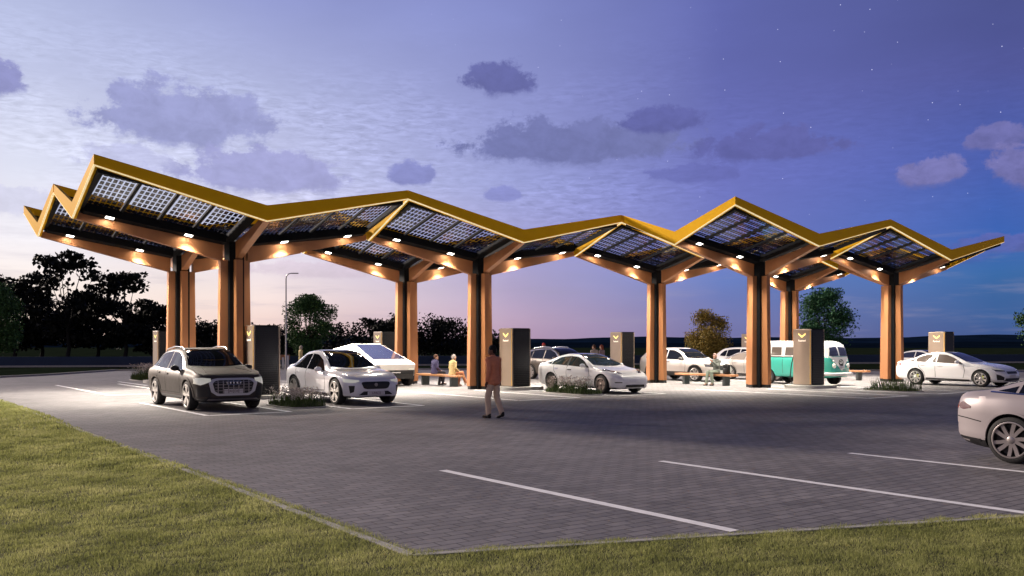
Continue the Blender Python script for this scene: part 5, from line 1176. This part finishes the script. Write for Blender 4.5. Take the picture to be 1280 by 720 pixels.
def person(label, loc, rz, J, skin, top, legs, shoe, hair, scale=1.0, vox=.018, hair_style='short', group=None, headturn=0.0, sleeves=True, bare_legs=False, skirt=False, name='person', hatc=None):
    t_ = thing(name, label, 'person', loc, rz, group); t_.scale = (scale,)*3
    g = {k: Vector(v) for k, v in J.items()}
    hd = g['head']; R3 = Matrix.Rotation(headturn, 3, 'Z'); hp = lambda x, y, z: hd+R3 @ Vector((x, y, z))
    up = (g['neck']-g['pelvis']).normalized(); lf = (g['shl']-g['shr']).normalized(); fw = lf.cross(up)*-1
    fw = up.cross(lf)*-1 if (up.cross(lf)*-1).dot(g.get('face', Vector((1, 0, 0)))) > 0 else up.cross(lf)
    def torso(mb, inf=0.0):
        c0, c1 = g['pelvis'], g['neck']
        for f, wx, wy in ((.0, .105, .165), (.14, .11, .165), (.30, .105, .15), (.48, .105, .152), (.66, .112, .168), (.80, .105, .178), (.91, .08, .15)):
            m3 = Matrix((fw, lf, up)).transposed(); mb.ell(c0.lerp(c1, f), (wx+inf, wy+inf, .085+inf), 16, 9, 0, m3)
        cap(mb, g['shl'], g['shr'], .058+inf, .058+inf)
    # body: one continuous figure
    b = MB(); torso(b)
    cap(b, g['neck']-up*.03, hd-R3 @ Vector((.02, 0, .07)), .058, .052)
    b.ell(hp(0, 0, .015), (.096, .077, .118), 20, 14, 0, R3); b.ell(hp(.035, 0, -.055), (.065, .056, .06), 16, 10, 0, R3)
    b.ell(hp(.098, 0, -.012), (.018, .014, .028), 10, 8, 0, R3); b.ell(hp(.085, 0, -.055), (.02, .026, .012), 10, 8, 0, R3)
    for s in (-1, 1):
        b.ell(hp(-.002, s*.078, -.005), (.02, .012, .034), 10, 8, 0, R3); b.ell(hp(.082, s*.03, .028), (.018, .02, .01), 8, 6, 0, R3)
    for s, q in (('l', 1), ('r', -1)):
        cap(b, g['sh'+s], g['el'+s], .048, .040); cap(b, g['el'+s], g['ha'+s], .041, .027)
        d = (g['ha'+s]-g['el'+s]).normalized(); d2 = g.get('hd'+s, d); d2 = Vector(d2).normalized(); sd_ = d2.cross(Vector((1, .02, .1))).normalized()
        if sd_.length < .1: sd_ = Vector((0, 1, 0))
        nm = d2.cross(sd_).normalized(); w0 = g['ha'+s]
        m3 = Matrix((d2, sd_, nm)).transposed(); b.ell(w0+d2*.05, (.052, .04, .017), 12, 8, 0, m3)
        for k, (o_, ln) in enumerate(((-.029, .062), (-.01, .075), (.010, .07), (.029, .055))):
            r0 = w0+d2*.085+sd_*o_; k1 = r0+d2*ln*.5+nm*q*.012; k2 = k1+d2*ln*.42+nm*q*.028; cap(b, r0, k1, .0105, .010, 3); cap(b, k1, k2, .010, .0085, 3)
        th = w0+d2*.03+sd_*q*.032; cap(b, th, th+d2*.03+sd_*q*.028, .013, .011, 3); cap(b, th+d2*.03+sd_*q*.028, th+d2*.065+sd_*q*.026+nm*q*.01, .011, .009, 3)
        cap(b, g['hi'+s], g['kn'+s], .080, .052); cap(b, g['kn'+s], g['an'+s], .052, .034)
        fd = Vector(g.get('fd'+s, Vector((1, 0, 0)))); cap(b, g['an'+s]-Vector((0, 0, .03)), g['an'+s]+fd*.15-Vector((0, 0, .045)), .036, .030)
    remesh(b, 'body', skin, vox*.75, t_)
    c = MB(); torso(c, .018)
    hem = g['pelvis']-up*.06
    m3 = Matrix((fw, lf, up)).transposed(); c.ell(hem, (.132, .195, .10), 16, 9, 0, m3); c.ell(g['pelvis']-up*.10, (.138, .20, .07), 16, 9, 0, m3) if abs(g['knl'].z-g['hil'].z) > .3 else None
    cap(c, g['hil']+up*.03, g['hir']+up*.03, .118, .118)
    cap(c, g['shl']-up*.01, g['shr']-up*.01, .082, .082)
    for s in 'lr':
        cap(c, g['sh'+s], g['el'+s], .066, .056)
        if sleeves: cap(c, g['el'+s], mix_(g['el'+s], g['ha'+s], .93), .056, .042)
    cap(c, g['neck']-up*.04, g['neck']+up*.02, .075, .066, 2)
    tp = remesh(c, 'top', top, vox, t_)
    l_ = MB()
    for s in 'lr':
        k2 = .45 if bare_legs else .97
        cap(l_, g['hi'+s], g['kn'+s], .096, .080 if not bare_legs else .078)
        if not bare_legs: cap(l_, g['kn'+s], mix_(g['kn'+s], g['an'+s], .93), .078, .066)
    l_.ell(g['pelvis'], (.10, .155, .10), 16, 9, 0, m3); cap(l_, g['hil'], g['hir'], .085, .085)
    remesh(l_, 'trousers' if not bare_legs else 'shorts', legs, vox, t_)
    for s in 'lr':
        fd = Vector(g.get('fd'+s, Vector((1, 0, 0)))); sh = MB(); a = g['an'+s]
        cap(sh, a-fd*.035-Vector((0, 0, .045)), a+fd*.16-Vector((0, 0, .055)), .044, .036); cap(sh, a-fd*.02-Vector((0, 0, .0)), a-fd*.02-Vector((0, 0, .05)), .048, .05, 2)
        remesh(sh, 'shoe', shoe, vox*.8, t_)
    h = MB(); hm = hatc or hair
    h.ell(hp(-.012, 0, .045), (.102, .086, .10), 18, 12, 0, R3); h.ell(hp(-.045, 0, .0), (.068, .08, .085), 14, 10, 0, R3)
    if hair_style == 'long': h.ell(hp(-.065, 0, -.08), (.05, .08, .12), 14, 10, 0, R3)
    if hair_style == 'hood': h.ell(hp(-.03, 0, -.03), (.105, .105, .16), 14, 10, 0, R3)
    if hair_style == 'cap': h.ell(hp(.10, 0, .055), (.07, .07, .014), 12, 8, 0, R3)
    remesh(h, 'hair' if hair_style in ('short', 'long') else ('hood' if hair_style == 'hood' else 'cap'), hm, vox*.8, t_)
    return t_
def cl(name, c, r=.85, v=.12): return mat(name, c, r, var=v, vscale=7, spec=.2, bump=.25, bscale=14)
SK_D = cl('dark_skin', (.16, .08, .055), .6, .05); SK_L = cl('light_skin', (.45, .26, .19), .6, .05)
HB_ = cl('black_hair', (.008, .007, .007), .7); HBR = cl('brown_hair', (.09, .045, .03), .7); HGR = cl('grey_hair', (.35, .30, .29), .7)
BLK = cl('black_leather', (.010, .010, .011), .5)
WALK = dict(pelvis=(0, 0, .95), neck=(.02, 0, 1.47), head=(.045, 0, 1.635), shl=(.02, .19, 1.42), shr=(.0, -.19, 1.42), ell=(-.05, .245, 1.14), elr=(.02, -.25, 1.14), hal=(.03, .235, .90), har=(.02, -.27, .88),
            hil=(0, .09, .92), hir=(0, -.09, .92), knl=(.10, .095, .50), knr=(-.02, -.10, .50), anl=(.08, .095, .09), anr=(-.18, -.10, .12), fdl=(1, 0, 0), fdr=(.85, 0, -.35))
hd_ = math.atan2(.60, -.80)
person('man in rust red shirt and beige trousers walking away across the paving', gnd(617, 522.5), hd_, WALK, SK_D, cl('rust_shirt', (.72, .27, .145)), cl('khaki', (.66, .50, .37)), BLK, HB_, 1.0, .015, headturn=.55)
STAND = dict(pelvis=(0, 0, .93), neck=(.01, 0, 1.46), head=(.03, 0, 1.625), shl=(0, .19, 1.41), shr=(0, -.19, 1.41), ell=(-.02, .24, 1.13), elr=(-.02, -.24, 1.13), hal=(.10, .20, .90), har=(.10, -.20, .90),
             hil=(0, .09, .90), hir=(0, -.09, .90), knl=(.02, .10, .50), knr=(.02, -.10, .50), anl=(0, .11, .09), anr=(0, -.11, .09))
SIT = dict(pelvis=(0, 0, .60), neck=(.05, 0, 1.11), head=(.10, 0, 1.26), shl=(.04, .18, 1.05), shr=(.04, -.18, 1.05), ell=(.02, .235, .80), elr=(.02, -.235, .80), hal=(.24, .15, .68), har=(.24, -.15, .68),
           hil=(.03, .09, .585), hir=(.03, -.09, .585), knl=(.46, .10, .58), knr=(.46, -.10, .58), anl=(.42, .11, .09), anr=(.42, -.11, .09))
SIT2 = dict(SIT, anr=(.66, -.08, .16), anl=(.40, .10, .09), knr=(.47, -.09, .60), fdr=(.9, 0, .3))
SIT3 = dict(SIT, anl=(.30, .06, .09), anr=(.48, .02, .10))
RDG = dict(SIT, ell=(.12, .22, .84), elr=(.12, -.22, .84), hal=(.33, .07, 1.02), har=(.30, -.07, .93), anl=(.40, .12, .09), anr=(.55, -.10, .09))
b1 = site(.25, 3.45)
person('person in dark blue top seated on the left part of the bench', b1+V*.42, ANG, SIT3, SK_L, cl('navy_top', (.06, .055, .12)), cl('dark_trousers', (.035, .032, .04)), BLK, HBR, .97, .02, headturn=-.35)
person('person in yellow top with orange brown trousers seated at the right end of the bench', b1-V*1.02, ANG, SIT2, SK_L, cl('yellow_top', (.50, .38, .18)), cl('orange_trousers', (.42, .17, .09)), cl('tan_shoe', (.45, .30, .22)), HGR, .97, .02, bare_legs=False)
b2 = site(10.05, -2.95)
person('grey clad man seated on a bench, hands raised to his chest', b2-V*.62, ANG+PI, RDG, SK_L, cl('grey_jacket', (.15, .165, .15)), cl('grey_green_trousers', (.17, .20, .165)), cl('grey_shoe', (.05, .045, .045)), cl('pinkish_hair', (.42, .30, .27)), 1.0, .018, headturn=.2)
t_ = thing('backpack', 'black backpack standing on the bench beside the grey clad man', 'bag', tuple(b2-V*1.20-U*.02+Vector((0, 0, .497))), ANG)
mb = MB(); mb.bevbox((0, 0, .22), (.20, .30, .44), .07); mb.bevbox((-.11, 0, .15), (.08, .22, .22), .03); mb.build('bag_body', BLK, t_, smooth=60)
mb = MB(); mb.tube([(0, -.05, .43), (0, -.03, .49), (0, .03, .49), (0, .05, .43)], .012, 8); mb.build('strap', BLK, t_, smooth=60)
def at(p, Z): return Vector((px(p, Z), Z, 0))
person('person in pale top standing behind the white saloon, left one of the pair', at(743, 50), 2.2, STAND, SK_L, cl('pale_top', (.42, .37, .36)), cl('blue_trousers', (.05, .06, .10)), BLK, HBR, 1.0, .02, headturn=.5)
person('person with reddish long hair behind the white saloon, right one of the pair', at(752.5, 50.4), 2.6, STAND, SK_L, cl('mauve_top', (.22, .17, .20)), cl('slate_trousers', (.05, .05, .07)), BLK, cl('red_hair', (.22, .06, .04)), 1.0, .02, 'long')
person('person in red cap behind the dark bronze estate car, only the head showing', at(679.5, 51), -1.2, STAND, SK_L, cl('dark_top', (.06, .05, .06)), cl('dark_trousers_b', (.03, .03, .04)), BLK, HBR, 1.06, .02, 'cap', hatc=cl('red_cap', (.45, .035, .04)))
person('person in pale yellow hooded coat behind the tail of the white crossover', at(376, 58), .6, STAND, SK_L, cl('pale_yellow_coat', (.62, .52, .25)), cl('pale_trousers', (.3, .28, .25)), BLK, HBR, .97, .02, 'hood', hatc=cl('cream_hood', (.70, .62, .46)))
